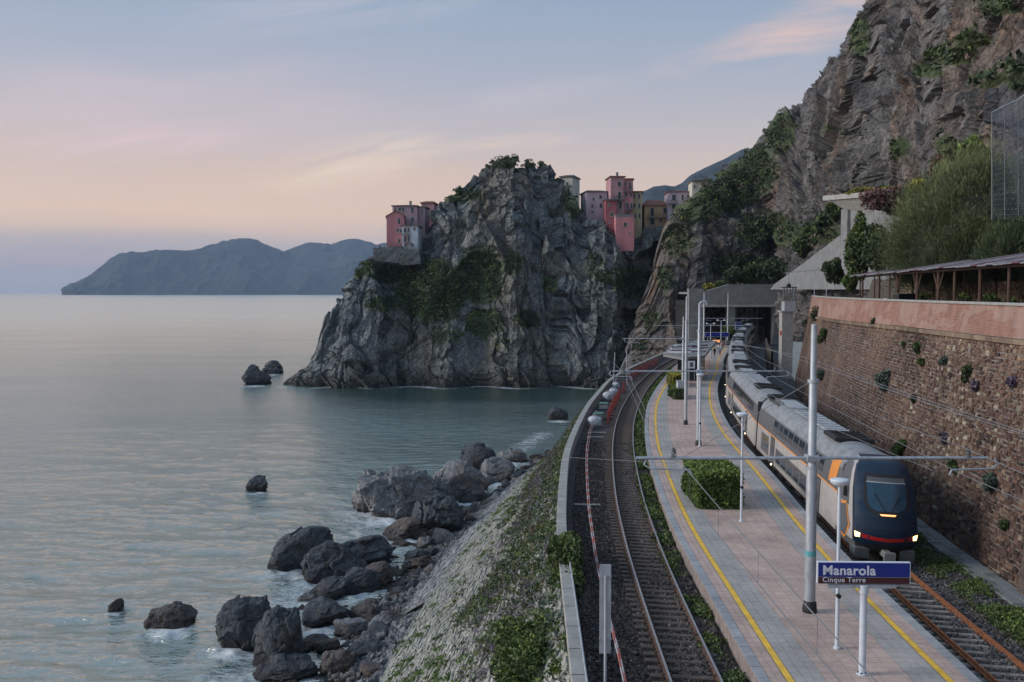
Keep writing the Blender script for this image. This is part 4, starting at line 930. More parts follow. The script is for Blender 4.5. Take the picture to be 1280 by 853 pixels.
def place_boulder(name, px, py, hw, hpx, asp, yaw, mat, label, seed, group, lvl=5, lumpy=0., tilt=None, zf=0.):
    p = at_z(px, py, zf); sc_ = p[1] / FPX; rx = hw * sc_ * (.92 if 'pale' in label else 1.05); hpx = hpx * (.95 if 'pale' in label else 1.08); ryv = rx * asp; hgt = hpx * sc_
    # the picture height also covers the depth seen from above
    e_ = (CAMZ - zf) / p[1]; rz = max(.45 * rx, (hgt - 2 * ryv * e_ * .45) * .76)
    V, F = boulder_mesh(seed, lvl, lumpy=lumpy); Vs = V * np.array([rx, ryv, rz])
    o = mesh_np(name, Vs, F, M[mat], None, None, False); o.location = (p[0], p[1] + ryv * .8, zf + rz * .32)
    o.rotation_euler = (random.uniform(-.12, .12), (tilt if tilt is not None else random.uniform(-.25, .25)), yaw * .3)
    tag(o, label, 'rock', group); return o
for i, r in enumerate(rocks_px):
    tl = -.35 if 'slanting' in r[7] or 'tilted' in r[7] else None
    lp = .16 if 'outcrop' in r[7] or 'reef' in r[7] or 'broken' in r[7] else 0
    place_boulder('boulder', r[0], r[1] - 2, r[2], r[3], r[4], r[5], r[6], r[7], 100 + i, 'named rocks of the shore', 6 if r[2] > 30 else 5, lp, tl)
# the many middling rocks of the beach
meshes = []
for k in range(7):
    V, F = boulder_mesh(300 + k, 4); me = mesh_np('shore_rock', V, F, M[['boulder', 'boulder_pale', 'boulder_brown'][k % 3]], link_it=False); meshes.append(me)
cnt = 0; near_foot = {}
for k in range(1400):
    s = random.uniform(parap.s_at_y(54), parap.s_at_y(165)); u = random.random() ** .8; y = parap.at(s)[1]
    w_ = 10.5 * min(1, max(.2, 1.15 - (y - 60) / 130)); c = parap.at(s, -(11.6 if y > 66 else 11.2) - w_ * u); q = proj(np.array([[c[0], c[1], .5]]))[0]
    if not (-5 < q[0] < 760 and q[1] < 862) or cnt >= 270: continue
    if y > 76 and u < .28 and y < 135: continue
    o = bpy.data.objects.new('shore_rock', meshes[k % 7]); COL.objects.link(o); r = random.choice([.3, .4, .5, .65, .8, 1.05]) * random.uniform(.8, 1.2)
    o.location = (c[0], c[1], .9 - 1.5 * u + r * .25); o.scale = (r, r * random.uniform(.6, 1.1), r * random.uniform(.45, .8)); o.rotation_euler = (random.uniform(-.4, .4), random.uniform(-.4, .4), random.uniform(0, 6.3))
    cw_ = ['dark grey', 'pale grey', 'brownish'][(k % 7) % 3]; sz_ = 'small' if r < .55 else 'medium' if r < .95 else 'large'
    d_ = [math.hypot(q[0] - b_[0], q[1] - (b_[1] - b_[3] * .4)) for b_ in rocks_px[3:30]]; j_ = int(np.argmin(d_)); bx, by = rocks_px[3 + j_][0], rocks_px[3 + j_][1] - rocks_px[3 + j_][3] * .4
    side = ('right of' if q[0] > bx else 'left of') if abs(q[0] - bx) > abs(q[1] - by) else ('below' if q[1] > by else 'behind')
    near_ = ['brown stub', 'brown reef rock', 'near-black boulder', 'slate-grey upright boulder', 'outermost slanted boulder', 'cracked slanting slab', 'broad dark boulder', 'shore-end dark boulder', 'huge pale outcrop', 'pale outer shoulder', 'grey wedged rock', 'pointed dark boulder', 'smooth sloping boulder', 'tall tilted slab', 'broad low rock', 'flat farthest rock', 'flat dark slab', 'wedge-shaped boulder', 'striped pale rock', 'broken brownish rock', 'low wet slab', 'upright dark rock', 'brown angular rock', 'pale angular boulder', 'brown block', 'dark blocky boulder', 'reddish brown boulder'][j_]
    far_ = 'just' if min(d_) < 22 else 'a little' if min(d_) < 42 else 'well'; tl_ = 'flat' if o.scale[2] / r < .56 else 'blocky' if o.scale[2] / r < .68 else 'upstanding'
    tag(o, f'{sz_} {tl_} {cw_} loose rock lying {far_} {side} the {near_}', 'rock', f'loose {sz_} {tl_} {cw_} rocks {far_} {side} the {near_}'); cnt += 1
# small cobbles between them
n = 5200; s = rng.uniform(parap.s_at_y(54), parap.s_at_y(150), n); u = rng.uniform(0, 1, n); XY = parap.at(s); T = parap.tan(s); off = 11.3 + 8.5 * u * np.clip(1.15 - (XY[:, 1] - 60) / 150, .2, 1)
c = np.concatenate([XY - np.stack([T[:, 1], -T[:, 0]], 1) * off[:, None], (1.35 - 2.2 * u)[:, None]], 1); V0, F0 = ICO[3]; V0, F0 = ico(2)
rr = rng.uniform(.10, .36, n); V = V0[None] * (1 + .25 * rng.normal(size=(n, len(V0), 1)) * .6) * rr[:, None, None] * rng.uniform(.6, 1.2, (n, 1, 3)) + c[:, None]
tag(mesh_np('cobbles', V.reshape(-1, 3), ((np.arange(n) * len(V0))[:, None, None] + F0[None]).reshape(-1, 3), M['boulder_pale'], None, None, False), kind='stuff')

# ------------------------------------------------------------------ platform
pl = empty('station_platform', (0, 0, 0), 0, 'curving island platform paved pink and grey with yellow safety lines', 'platform')
NS = 1200; sL = np.linspace(ledge.s_at_y(12), ledge.s_at_y(200), NS)
A = ledge.at(sL); T = ledge.tan(sL); NN = np.stack([T[:, 1], -T[:, 0]], 1); RB = redge.at(np.arange(0, redge.L, .25)); wid = []
for a, t, n_ in zip(A, T, NN):
    d = RB - a; wid.append((d @ n_)[np.argmin(np.abs(d @ t) + (d @ n_ < 0) * 1e5)])
wid = np.array(wid); mid = A + NN * wid[:, None] / 2
def plat_pt(u, v):
    """u metres along, v metres across from the left edge (negative: from the right edge)"""
    x = np.interp(u, sL, A[:, 0]); y = np.interp(u, sL, A[:, 1]); nx = np.interp(u, sL, NN[:, 0]); ny = np.interp(u, sL, NN[:, 1]); w = np.interp(u, sL, wid)
    vv = np.where(v < 0, w + v, v); return np.stack([x + nx * vv, y + ny * vv, np.full_like(x, PZ)], -1)
slab = []; U = sL[::3]; wv = np.interp(U, sL, wid)
for v, z in ((0.06, 13.7), (0.06, PZ - .02)): q = plat_pt(U, np.full_like(U, v)); q[:, 2] = z; slab.append(q)
for v, z in ((-.06, PZ - .02), (-.06, 13.7)): q = plat_pt(U, np.full_like(U, v)); q[:, 2] = z; slab.append(q)
V = np.stack(slab, 1).reshape(-1, 3); k = len(U); i = np.arange(k - 1)[:, None]; j = np.arange(4)[None]
F = np.stack([i * 4 + j, i * 4 + (j + 1) % 4, (i + 1) * 4 + (j + 1) % 4, (i + 1) * 4 + j], -1).reshape(-1, 4)
mesh_np('platform_slab', V, F, M['joint'], pl)
TQ = []; TV = []; TZ = []; CQ = []
u0, u1 = ledge.s_at_y(20), ledge.s_at_y(190)
def addtile(ua, ub, va, vb, zone, arr, g=.004):
    arr.append((ua + g, ub - g, va + g, vb - g, zone))
tiles = []; cops = []
u = u0
while u < u1:
    w = float(np.interp(u, sL, wid))
    for a, b_, z in ((.34, .56, 0), (.56, .78, 0), (1.02, 1.32, .5), (1.32, 1.62, .5), (1.62, 1.92, .5)):
        addtile(u, u + .4, a, b_, z, tiles); addtile(u, u + .4, -b_, -a, z, tiles)
    inner = w - 3.84
    if inner > .3:
        nc = max(1, int(round(inner / .42)))
        for c_ in range(nc): addtile(u, u + .4, 1.92 + inner * c_ / nc, 1.92 + inner * (c_ + 1) / nc, 0, tiles)
    u += .4
u = u0
while u < u1: addtile(u, u + .8, 0, .34, 1, cops, .008); addtile(u, u + .8, -.34, 0, 1, cops, .008); u += .8
def tileq(arr):
    t = np.array(arr); ua, ub, va, vb = t[:, 0], t[:, 1], t[:, 2], t[:, 3]; vb2 = np.where((vb > -.02) & (va < 0), -.0061, vb)
    Q = np.stack([plat_pt(ua, va), plat_pt(ua, vb2), plat_pt(ub, vb2), plat_pt(ub, va)], 1); return Q, t[:, 4]
Q, z = tileq(tiles); N = np.tile([0, 0, 1.], (len(Q), 1)); Q = fix(Q, N); var = np.clip(.5 + .2 * fbm(Q.mean(1), .6, 3, 2) + rng.normal(size=len(Q)) * .17, 0, 1)
block_set('paving_tile', 'paving', Q, N, rng.uniform(.0, .003, len(Q)), .005, var, M['tile'], pl, z)
Q, z = tileq(cops); N = np.tile([0, 0, 1.], (len(Q), 1)); Q = fix(Q, N); block_set('edge_slab', 'edging', Q, N, rng.uniform(.004, .010, len(Q)), .012, rng.uniform(0, 1, len(Q)), M['tile'], pl, z)
for sgn in (1, -1):
    U = np.arange(u0, u1, .5); V = np.stack([plat_pt(U, np.full_like(U, sgn * .80)), plat_pt(U, np.full_like(U, sgn * 1.0))], 1); V[..., 2] += .011
    F = grid_faces(len(U), 2); 
    if sgn > 0: F = F[:, ::-1]
    o = mesh_np('yellow_line', V.reshape(-1, 3), F, M['yellow'], pl)
    o2 = MB()
# grey bed under the line
    V = np.stack([plat_pt(U, np.full_like(U, sgn * .78)), plat_pt(U, np.full_like(U, sgn * 1.02))], 1); V[..., 2] += .002
    mesh_np('line_bed', V.reshape(-1, 3), F, M['concrete'], pl)

# ------------------------------------------------------------------ retaining wall on the inland side
WT = 25.35; WB = 13.9; BAT = 2.1
def zband(s):
    y = wallc.at(s)[..., 1]; return 25.15 - np.interp(y, [20, 38, 60, 98, 133], [1.15, 1.2, 1.3, 1.75, 2.1])
def wall_off(z): return BAT * (z - WB) / (WT - WB)
def wall_pt(s, t):
    s = np.asarray(s, float); z = WB + (zband(s) - .28 - WB) * t; XY = wallc.at(s); T = wallc.tan(s)
    return np.concatenate([XY + np.stack([T[..., 1], -T[..., 0]], -1) * wall_off(z)[..., None], z[..., None]], -1)
we = empty('retaining_wall', (0, 0, 0), 0, 'tall battered brown masonry retaining wall with a brick parapet, behind the train', 'wall')
w0, w1 = wallc.s_at_y(16), wallc.L - .5
sg_, tg = np.meshgrid(np.linspace(w0, w1, 200), np.linspace(0, 1, 14), indexing='ij')
P = wall_pt(sg_.ravel(), tg.ravel()); mesh_np('mortar_bed', P, grid_faces(200, 14), M['mortar'], we, None, True)
P1, N1, h1, Q1 = face_blocks(wall_pt, w0, w1, 9.6, (.15, .25), (.22, .55), .018, .55, .09)
keep = Q1[:, 0, 0] > 0
P1 = fix(P1, N1); c1_ = P1.mean(1); fb = fbm(c1_, .12, 3, 8); rub = np.clip((70 - c1_[:, 1]) / 30, 0, 1)
var = np.clip(.40 + .28 * fb + rng.normal(size=len(P1)) * (.13 + .11 * rub) + .05 * rub + .06 * (c1_[:, 2] > 23), 0, 1)
h1 = h1 * (.45 + .9 * rub)
keep = rng.uniform(0, 1, len(P1)) > .012
block_set('stone', 'masonry', P1[keep], N1[keep], h1[keep], .03, var[keep], M['wall_stone'], we)
# string course of larger reddish blocks
m_ = MB(); s = w0; k = 0
while s < w1 - 1:
    l = random.uniform(.5, .9); zb = float(zband(np.array([s]))[0]); c = wallc.at(s + l / 2, float(wall_off(zb)) - .03); t = wallc.tan(s + l / 2)
    if k < 220:
        b_ = MB(); b_.box((0, 0, 0), (.42, l - .02, .24), 0, 0, .02); o = b_.build('string_block', M['terrace_stone'], we)
        o.location = (c[0], c[1], zb - .15); o.rotation_euler = (0, 0, math.atan2(t[1], t[0]) - math.pi / 2)
        a_ = o.data.attributes.new('var', 'FLOAT', 'POINT'); a_.data.foreach_set('value', [random.uniform(.15, .6)] * len(o.data.vertices))
    s += l; k += 1
# brick parapet band
m, nt, b = new_mat('brick_band', .85, 0, .2)
cb = nt.nodes.new('ShaderNodeCombineXYZ'); nt.links.new(attr(nt, 'su'), cb.inputs[0]); nt.links.new(attr(nt, 'sz'), cb.inputs[1])
bt = nt.nodes.new('ShaderNodeTexBrick'); nt.links.new(cb.outputs[0], bt.inputs['Vector']); bt.inputs['Scale'].default_value = 1
bt.inputs['Brick Width'].default_value = .27; bt.inputs['Row Height'].default_value = .085; bt.inputs['Mortar Size'].default_value = .011; bt.inputs['Mortar Smooth'].default_value = .3
bt.inputs['Color1'].default_value = (.31, .15, .11, 1); bt.inputs['Color2'].default_value = (.22, .11, .085, 1); bt.inputs['Mortar'].default_value = (.33, .25, .21, 1)
pl_ = noise(nt, mapping(nt, cb.outputs[0], (.20, .55, 1)), 1.2, 7, .62, .6)
c = mixc(nt, ramp(nt, pl_, [(.50, (0, 0, 0)), (.56, (.6, .6, .6))]), bt.outputs['Color'], (.36, .26, .22))
c = mixc(nt, .7, c, ramp(nt, noise(nt, mapping(nt, cb.outputs[0], (1, .25, 1)), 1.4, 6, .7), [(.3, (.6, .6, .6)), (.6, (1, 1, 1)), (.8, (1.2, 1.2, 1.2))]), 'MULTIPLY')
nt.links.new(c, b.inputs['Base Color']); bump(nt, b, math_n(nt, 'SUBTRACT', 1, bt.outputs['Fac']), .5, .02); M['brick'] = m
S = np.linspace(w0, w1, 260); rows = []
T = wallc.tan(S); Nn = np.stack([T[:, 1], -T[:, 0]], 1)
for t in np.linspace(0, 1, 3):
    z = zband(S) * (1 - t) + WT * t; rows.append(np.concatenate([wallc.at(S) + Nn * (wall_off(z) - .04)[:, None], z[:, None]], 1))
z = np.full(len(S), WT); rows.append(np.concatenate([wallc.at(S) + Nn * (wall_off(z) + .36)[:, None], z[:, None]], 1)); rows.append(np.concatenate([wallc.at(S) + Nn * (wall_off(z) + .36)[:, None], (z - 1.1)[:, None]], 1))
V = np.stack(rows, 1); mesh_np('brick_band', V.reshape(-1, 3), grid_faces(len(S), 5), M['brick'], we, {'su': np.repeat(S, 5), 'sz': V[..., 2].ravel()}, False)
s = w0
while s < w1 - 1.5:
    c = wallc.at(s + .75, BAT + .16); t = wallc.tan(s + .75); b_ = MB(); b_.box((0, 0, 0), (.56, 1.485, .13), 0, 0, .015); o = b_.build('coping_slab', M['concrete_pale'], we)
    o.location = (c[0], c[1], WT + .067); o.rotation_euler = (0, 0, math.atan2(t[1], t[0]) - math.pi / 2); s += 1.5
# buttress at the near end
c = wallc.at(wallc.s_at_y(38.5), .1); b_ = MB(); b_.prism([(-.35, -.9, 0), (.9, -.9, 0), (.9, -.9, 5.2), (.25, -.9, 5.2)], (0, .9, 0)); o = b_.build('buttress', M['sleeper_wood'], we); o.location = (c[0], c[1] - .5, WB)

# walkway of slabs at the foot of the wall
wk = empty('cable_walkway', (0, 0, 0), 0, 'narrow walkway of worn grey and reddish slabs between the weeds and the retaining wall', 'path')
s = rtrack.s_at_y(26); e1 = rtrack.s_at_y(66); k = 0
while s < e1:
    for o_ in (3.55, 4.08):
        c = rtrack.at(s, o_); t = rtrack.tan(s); b_ = MB(); b_.box((0, 0, 0), (.51, .56, .09), 0, 0, .015); o = b_.build('slab', M['concrete'] if random.random() > .3 else M['terrace_red'] if 'terrace_red' in M else M['concrete_dark'], wk)
        o.location = (c[0], c[1], 14.13 + random.uniform(-.012, .012)); o.rotation_euler = (random.gauss(0, .012), random.gauss(0, .012), math.atan2(t[1], t[0]) - math.pi / 2)
    s += .58

# ------------------------------------------------------------------ terrace behind the wall
sg_, tg = np.meshgrid(np.linspace(0, w1, 160), np.linspace(0, 1, 70), indexing='ij')
XY = wallc.at(sg_.ravel()); T = wallc.tan(sg_.ravel()); off = np.interp(tg.ravel(), [0, .1, .12, 1], [2.3, 8.7, 9.0, 52]); z = np.interp(off, [2.3, 8.8, 9.2, 14, 52], [24.45, 24.45, 26.9, 28.0, 52])
P = np.concatenate([XY + np.stack([T[:, 1], -T[:, 0]], 1) * off[:, None], z[:, None]], 1); P[:, 2] += (off > 9.1) * .5 * fbm(P, .3, 4, 2)
tag(mesh_np('hillside', P, grid_faces(160, 70), M['soil'], None, None, True), kind='structure')
bw = empty('terrace_wall', (0, 0, 0), 0, 'rough golden rubble wall at the back of the pergola terrace', 'wall')
def bw_pt(s, t):
    s = np.asarray(s, float); t = np.asarray(t, float); XY = wallc.at(s); T = wallc.tan(s); z = 24.4 + 2.6 * t
    return np.concatenate([XY + np.stack([T[..., 1], -T[..., 0]], -1) * (8.62 + .2 * t)[..., None], z[..., None]], -1)
b0 = wallc.s_at_y(30); b1 = wallc.s_at_y(98)
sg_, tg = np.meshgrid(np.linspace(b0, b1, 80), np.linspace(0, 1, 4), indexing='ij'); mesh_np('mortar_bed', bw_pt(sg_.ravel(), tg.ravel()), grid_faces(80, 4), M['mortar'], bw)
P1, N1, h1, Q1 = face_blocks(bw_pt, b0, b1, 2.6, (.16, .30), (.2, .5), .02, 1.0, .10); P1 = fix(P1, N1)
block_set('stone', 'masonry', P1, N1, h1, .03, np.clip(rng.normal(size=len(P1)) * .25 + .5, 0, 1), M['terrace_stone'], bw, cap=120)

# pergola
pg = empty('pergola', tuple(np.append(wallc.at(wallc.s_at_y(60), 4.5), 24.45)), 0, 'long timber pergola with a patched sheet roof on the terrace above the retaining wall', 'pergola')
po = np.array(pg.location)
def s_for_px(px, off, lo=0, hi=None):
    S_ = np.linspace(0, wallc.L, 3000); xy = wallc.at(S_, off); q = proj(np.concatenate([xy, np.full((3000, 1), 26.)], 1)); q[xy[:, 1] < 12, 0] = 9999
    return float(S_[np.argmin(np.abs(q[:, 0] - px))])
for px, br in ((1078, 0), (1099, 0), (1121.5, 1), (1146.5, 1), (1173, 1), (1193, 0), (1225, 0), (1261, 0), (1300, 0)):
    s = s_for_px(px, 3.5); c = wallc.at(s, 3.5); t = wallc.tan(s); b_ = MB(); r = .10 if not br else .12
    b_.tube((c[0] - po[0], c[1] - po[1], -.1), (c[0] - po[0], c[1] - po[1], 2.78), r, r * .85, 8)
    for sg2_ in ((-1, 1) if br else ()):
        b_.tube((c[0] - po[0], c[1] - po[1], 1.5), (c[0] - po[0] + t[0] * sg2_ * 1.0, c[1] - po[1] + t[1] * sg2_ * 1.0, 2.7), .06, .05, 7)
    b_.build('post', M['wood_dark'], pg)
for px in (1075, 1093, 1112, 1141, 1167, 1205, 1245, 1290):
    s = s_for_px(px, 7.2); c = wallc.at(s, 7.2); b_ = MB(); b_.tube((c[0] - po[0], c[1] - po[1], -.1), (c[0] - po[0], c[1] - po[1], 3.45), .09, .08, 8); b_.build('post', M['wood_dark'], pg)
sA, sB = s_for_px(1330, 3.4), s_for_px(1070, 3.4)
for off, z in ((3.5, 2.80), (7.2, 3.5)):
    b_ = MB(); pts = [(*(wallc.at(s, off) - po[:2]), z) for s in np.arange(sA, sB, 1.5)]; b_.path(pts, .08, 6); b_.build('beam', M['wood_dark'], pg)
s = sA; k = 0
M['sheet'] = plain('roof_sheet', (.27, .28, .31), .6, .2, .35, 2.5, .1, (.16, .07, .08)); M['sheet_red'] = plain('roof_sheet_maroon', (.15, .075, .085), .7, 0, .35, 2.5, .1)
while s < sB:
    a = wallc.at(s, 2.9) - po[:2]; b2 = wallc.at(s + 1.12, 2.9) - po[:2]; c2 = wallc.at(s + 1.12, 7.9) - po[:2]; d2 = wallc.at(s, 7.9) - po[:2]; dz = random.uniform(-.03, .06); m_ = MB()
    n = 7
    for i in range(n):
        f0, f1 = i / n, (i + 1) / n; zz = dz + (.035 if i % 2 else 0)
        m_.add([(*(a + (b2 - a) * f0), 2.90 + zz), (*(a + (b2 - a) * f1), 2.90 + zz), (*(d2 + (c2 - d2) * f1), 3.72 + zz), (*(d2 + (c2 - d2) * f0), 3.72 + zz), (*(a + (b2 - a) * f0), 2.85 + zz), (*(a + (b2 - a) * f1), 2.85 + zz), (*(d2 + (c2 - d2) * f1), 3.67 + zz), (*(d2 + (c2 - d2) * f0), 3.67 + zz)], [(0, 1, 2, 3), (7, 6, 5, 4), (0, 4, 5, 1), (1, 5, 6, 2), (2, 6, 7, 3), (3, 7, 4, 0)])
    m_.build('roof_sheet', M['sheet_red'] if k % 5 == 3 else M['sheet'], pg); s += 1.1; k += 1
# tables, chairs and pots on the terrace
def on_terrace(px, off): s = s_for_px(px, off); return (*wallc.at(s, off), 24.45)
for px, lab in ((1131, 'black box cabinet on the terrace under the pergola, near its far end'),):
    c = on_terrace(px, 3.9); e = empty('cabinet', c, .2, lab, 'cabinet'); b_ = MB(); b_.box((0, 0, .72), (1.35, .7, 1.25), 0, 0, .04); b_.build('body', M['black'], e); b_ = MB(); b_.box((0, 0, 1.37), (1.42, .76, .05)); b_.build('lid', M['tgrey'], e)
for px, off, lab in ((1155, 4.0, 'potted plant under the pergola just right of the third braced post'), (1205, 4.2, 'potted plant on the terrace between the two plain middle posts'), (1240, 4.1, 'potted plant on the terrace nearest the right edge'), (1266, 4.3, 'leafy potted plant at the far right under the pergola')):
    c = on_terrace(px, off); e = empty('potted_plant', c, 0, lab, 'potted plant', 'pots on the terrace'); MB().lathe((0, 0, 0), [(.22, 0), (.32, .62), (.36, .64), (.36, .74), (.28, .74)], 12).build('pot', M['terrace_stone'], e, True)
    Q, v = lumps(420, (.5, .5, .5), 7); Q[:, 2] += 1.1; leaves('foliage', Q, .09, M['leaf'], e, v)
for px, off, lab in ((1109, 4.1, 'pale folding chair at the far end of the terrace'), (1114, 4.4, 'pale folding chair beside the black cabinet'), (1186, 4.2, 'dark chair under the middle of the pergola'), (1250, 4.4, 'dark chair near the right end of the terrace')):
    c = on_terrace(px, off); e = empty('chair', c, random.uniform(0, 6), lab, 'chair', 'chairs on the terrace'); mt_ = M['signwhite'] if 'pale' in lab else M['black']
    b_ = MB(); b_.box((0, 0, .46), (.44, .44, .05), 0, 0, .01); b_.build('seat', mt_, e); b_ = MB(); b_.box((0, .2, .82), (.42, .04, .4), 0, 0, .01); b_.build('backrest', mt_, e)
    for x in (-.19, .19):
        for y in (-.19, .19): b_ = MB(); b_.tube((x, y, 0), (x, y, .98 if y > 0 else .45), .018); b_.build('leg', mt_, e)

# concrete rockfall gallery wall on the hillside
def gX(px): return 53.8 * 1220 / (px - 640)
ge = empty('rockfall_gallery', (53.8, 150, 26), 0, 'pale concrete gallery wall sloping down the hillside with a cantilevered slab top', 'wall')
def gp(px, py, dx=0.):
    p = at_y(px, py, gX(px)); return np.array([dx, p[1] - 150, p[2] - 26])
b_ = MB(); b_.prism([gp(962, 362), gp(968, 355), gp(994, 336), gp(1053, 291), gp(1054, 262), gp(1126, 256), gp(1126, 362)], (1.6, 0, 0)); b_.build('wall', M['concrete'], ge)
b_ = MB(); b_.prism([gp(1041, 245, -2.), gp(1128, 237.5, -2.), gp(1128, 244, -2.), gp(1041, 251, -2.)], (4.6, 0, 0)); b_.prism([gp(1047, 251, -1.6), gp(1128, 244, -1.6), gp(1128, 262, 0.), gp(1056, 264, 0.)], (1.2, 0, 0)); b_.build('cantilever_slab', M['concrete_pale'], ge)
b_ = MB(); b_.prism([gp(1053, 262, -.5), gp(1061, 262, -.5), gp(1061, 300, -.5), gp(1053, 300, -.5)], (.6, 0, 0)); b_.build('pilaster', M['concrete'], ge)

# tunnel portal
te = empty('tunnel_portal', (49, 226, 14), 0, 'grey concrete double tunnel portal at the foot of the mountain', 'tunnel')
def ty(px, y): return (px - 640) / FPX * y - 49
def tz(py, y=226.): return at_y(900, py, y)[2] - 14
yy = 226.
b_ = MB()
for a, c_, zt in ((861, 880.5, tz(361)), (967, 992, tz(355.5))):
    b_ = MB(); b_.box(((ty(a, yy) + ty(c_, yy)) / 2, 1.2, zt / 2 - .5), (ty(c_, yy) - ty(a, yy), 2.4, zt + 1)); b_.build('abutment', M['concrete'], te)
b_ = MB(); b_.box(((ty(909, yy) + ty(919, yy)) / 2, .9, tz(384) / 2), (ty(919, yy) - ty(909, yy), 1.8, tz(384))); b_.build('pier', M['concrete'], te)
b_ = MB(); z1, z2, z3 = tz(384.3), tz(364.5), tz(355.5)
b_.prism([(ty(880.5, yy), 0, z1), (ty(967, yy), 0, z1), (ty(967, yy), 0, z3), (ty(911.6, yy), 0, z3), (ty(880.5, yy), 0, z2)], (0, 2.4, 0)); b_.build('lintel', M['concrete'], te)
b_ = MB(); b_.box(((ty(880, yy) + ty(967, yy)) / 2, -.35, z1 + .35), (ty(967, yy) - ty(880, yy) + 1, .7, .5)); b_.build('ledge', M['concrete_pale'], te)
b_ = MB(); x0, x1 = ty(861, yy), ty(992, yy); b_.box(((x0 + x1) / 2, 15, z1 + .8), (x1 - x0, 25, 1.4)); b_.box((x0 + .4, 15, z1 / 2), (.8, 25, z1)); b_.box((x1 - .4, 15, z1 / 2), (.8, 25, z1)); b_.box(((x0 + x1) / 2, 27.8, z1 / 2), (x1 - x0, .6, z1 + 2)); b_.build('tunnel_lining', M['dark_gap'], te)
for k in range(6):
    b_ = MB(); px = 921 + k * 6.5; b_.box((ty(px, yy) , 5.5, z1 / 2), (.35, .35, z1)); b_.build('column', M['concrete_dark'], te)
# roof planting slab behind
g_ = MB(); g_.box(((x0 + x1) / 2 + 6, 14, z2 - .4), (x1 - x0 + 10, 26, .5)); g_.build('roof_slab', M['concrete'], te)

# gate pillar with kiosk top where the retaining wall ends
p = at_y(982, 440, 134); ke = empty('gate_pillar', (p[0], p[1], 14), 0, 'pale square stone pillar with a small dark balustraded lantern on top, at the end of the brick parapet', 'pillar')
b_ = MB(); b_.box((0, 0, 4.6), (1.5, 1.5, 9.2)); b_.build('shaft', M['concrete_pale'], ke); b_ = MB(); b_.box((0, 0, 9.27), (1.9, 1.9, .14)); b_.build('cap', M['concrete_pale'], ke)
b_ = MB(); b_.box((.3, 0, 10.0), (1.5, 1.5, 1.3)); b_.build('plinth', M['galv'], ke)
for x in (-.7, -.3, .1, .5, .9):
    b_ = MB(); b_.tube((x + .2, -.6, 10.6), (x + .2, -.6, 12.5), .08); b_.build('baluster', M['concrete_dark'], ke)
b_ = MB(); b_.box((.3, 0, 12.55), (1.9, 1.6, .12)); b_.lathe((.3, 0, 12.6), [(.3, 0), (.35, .25), (.12, .5), (.02, .7)], 10); b_.build('lantern_roof', M['black'], ke)
b_ = MB(); b_.box((-.82, -.4, 6.3), (.12, .4, .6)); b_.build('red_call_box', M['tred'], ke)

# railings beside the gate
re_ = empty('railing', tuple(at_y(985, 372, 139)), 0, 'thin white pipe railing with leaning end frame beside the gate pillar', 'railing')
ro = np.array(re_.location)
for px, top in ((988, 341), (992, 343), (1018, 338), (1033, 336)):
    a = at_y(px, 370, 139) - ro; c_ = at_y(px - (4 if px == 988 else 0), top, 139) - ro; MB().tube(a, c_, .05).build('post', M['galv'], re_)
MB().path([at_y(983, 341, 139) - ro, at_y(1018, 338, 139) - ro, at_y(1034, 336, 139) - ro], .05).build('rail', M['galv'], re_)

# curved brown wall between train and pillar
cw = empty('ramp_wall', (0, 0, 0), 0, 'low curved brown plastered wall of a ramp beside the far end of the train', 'wall')
sweep('wall', rtrack, [(4.6, 13.9), (4.6, 17.6), (4.85, 17.6), (4.85, 13.9)], rtrack.s_at_y(138), rtrack.s_at_y(176), M['terrace_stone'], cw, 1.0)

# wire rockfall net
ne = empty('rockfall_net', tuple(at_y(1262, 260, 62)), 0, 'grey wire rockfall net hung on posts at the right edge above the big bush', 'net'); no = np.array(ne.location)
tops = [(1240, 140), (1256, 131), (1273, 124), (1292, 108), (1320, 80)]
for x, y in tops: MB().tube(at_y(x, 275, 62) - no, at_y(x, y, 62) - no, .035).build('post', M['concrete'], ne)
MB().path([at_y(x, y + 1, 62) - no for x, y in tops], .035).build('top_rope', M['galv'], ne)
b_ = MB()
for k in range(44):
    x = 1240 + k * 1.85; yt = np.interp(x, [t[0] for t in tops], [t[1] for t in tops])
    for sg2_ in (-1, 1):
        x2 = x + sg2_ * 70 * .6; xx = min(max(x2, 1240), 1320); f = (xx - x) / (x2 - x) if x2 != x else 1
        b_.tube(at_y(x, yt, 62.0 + .01 * sg2_) - no, at_y(xx, yt + (275 - yt) * f, 62.0 + .01 * sg2_) - no, .009, None, 3, cap=False)
for k in range(22):
    z_ = k / 22; x_ = [at_y(x, y + (275 - y) * z_, 62.02) - no for x, y in tops]; b_.path(x_, .009, 3)
o = b_.build('net', M['galv'], ne); o['kind'] = 'stuff'

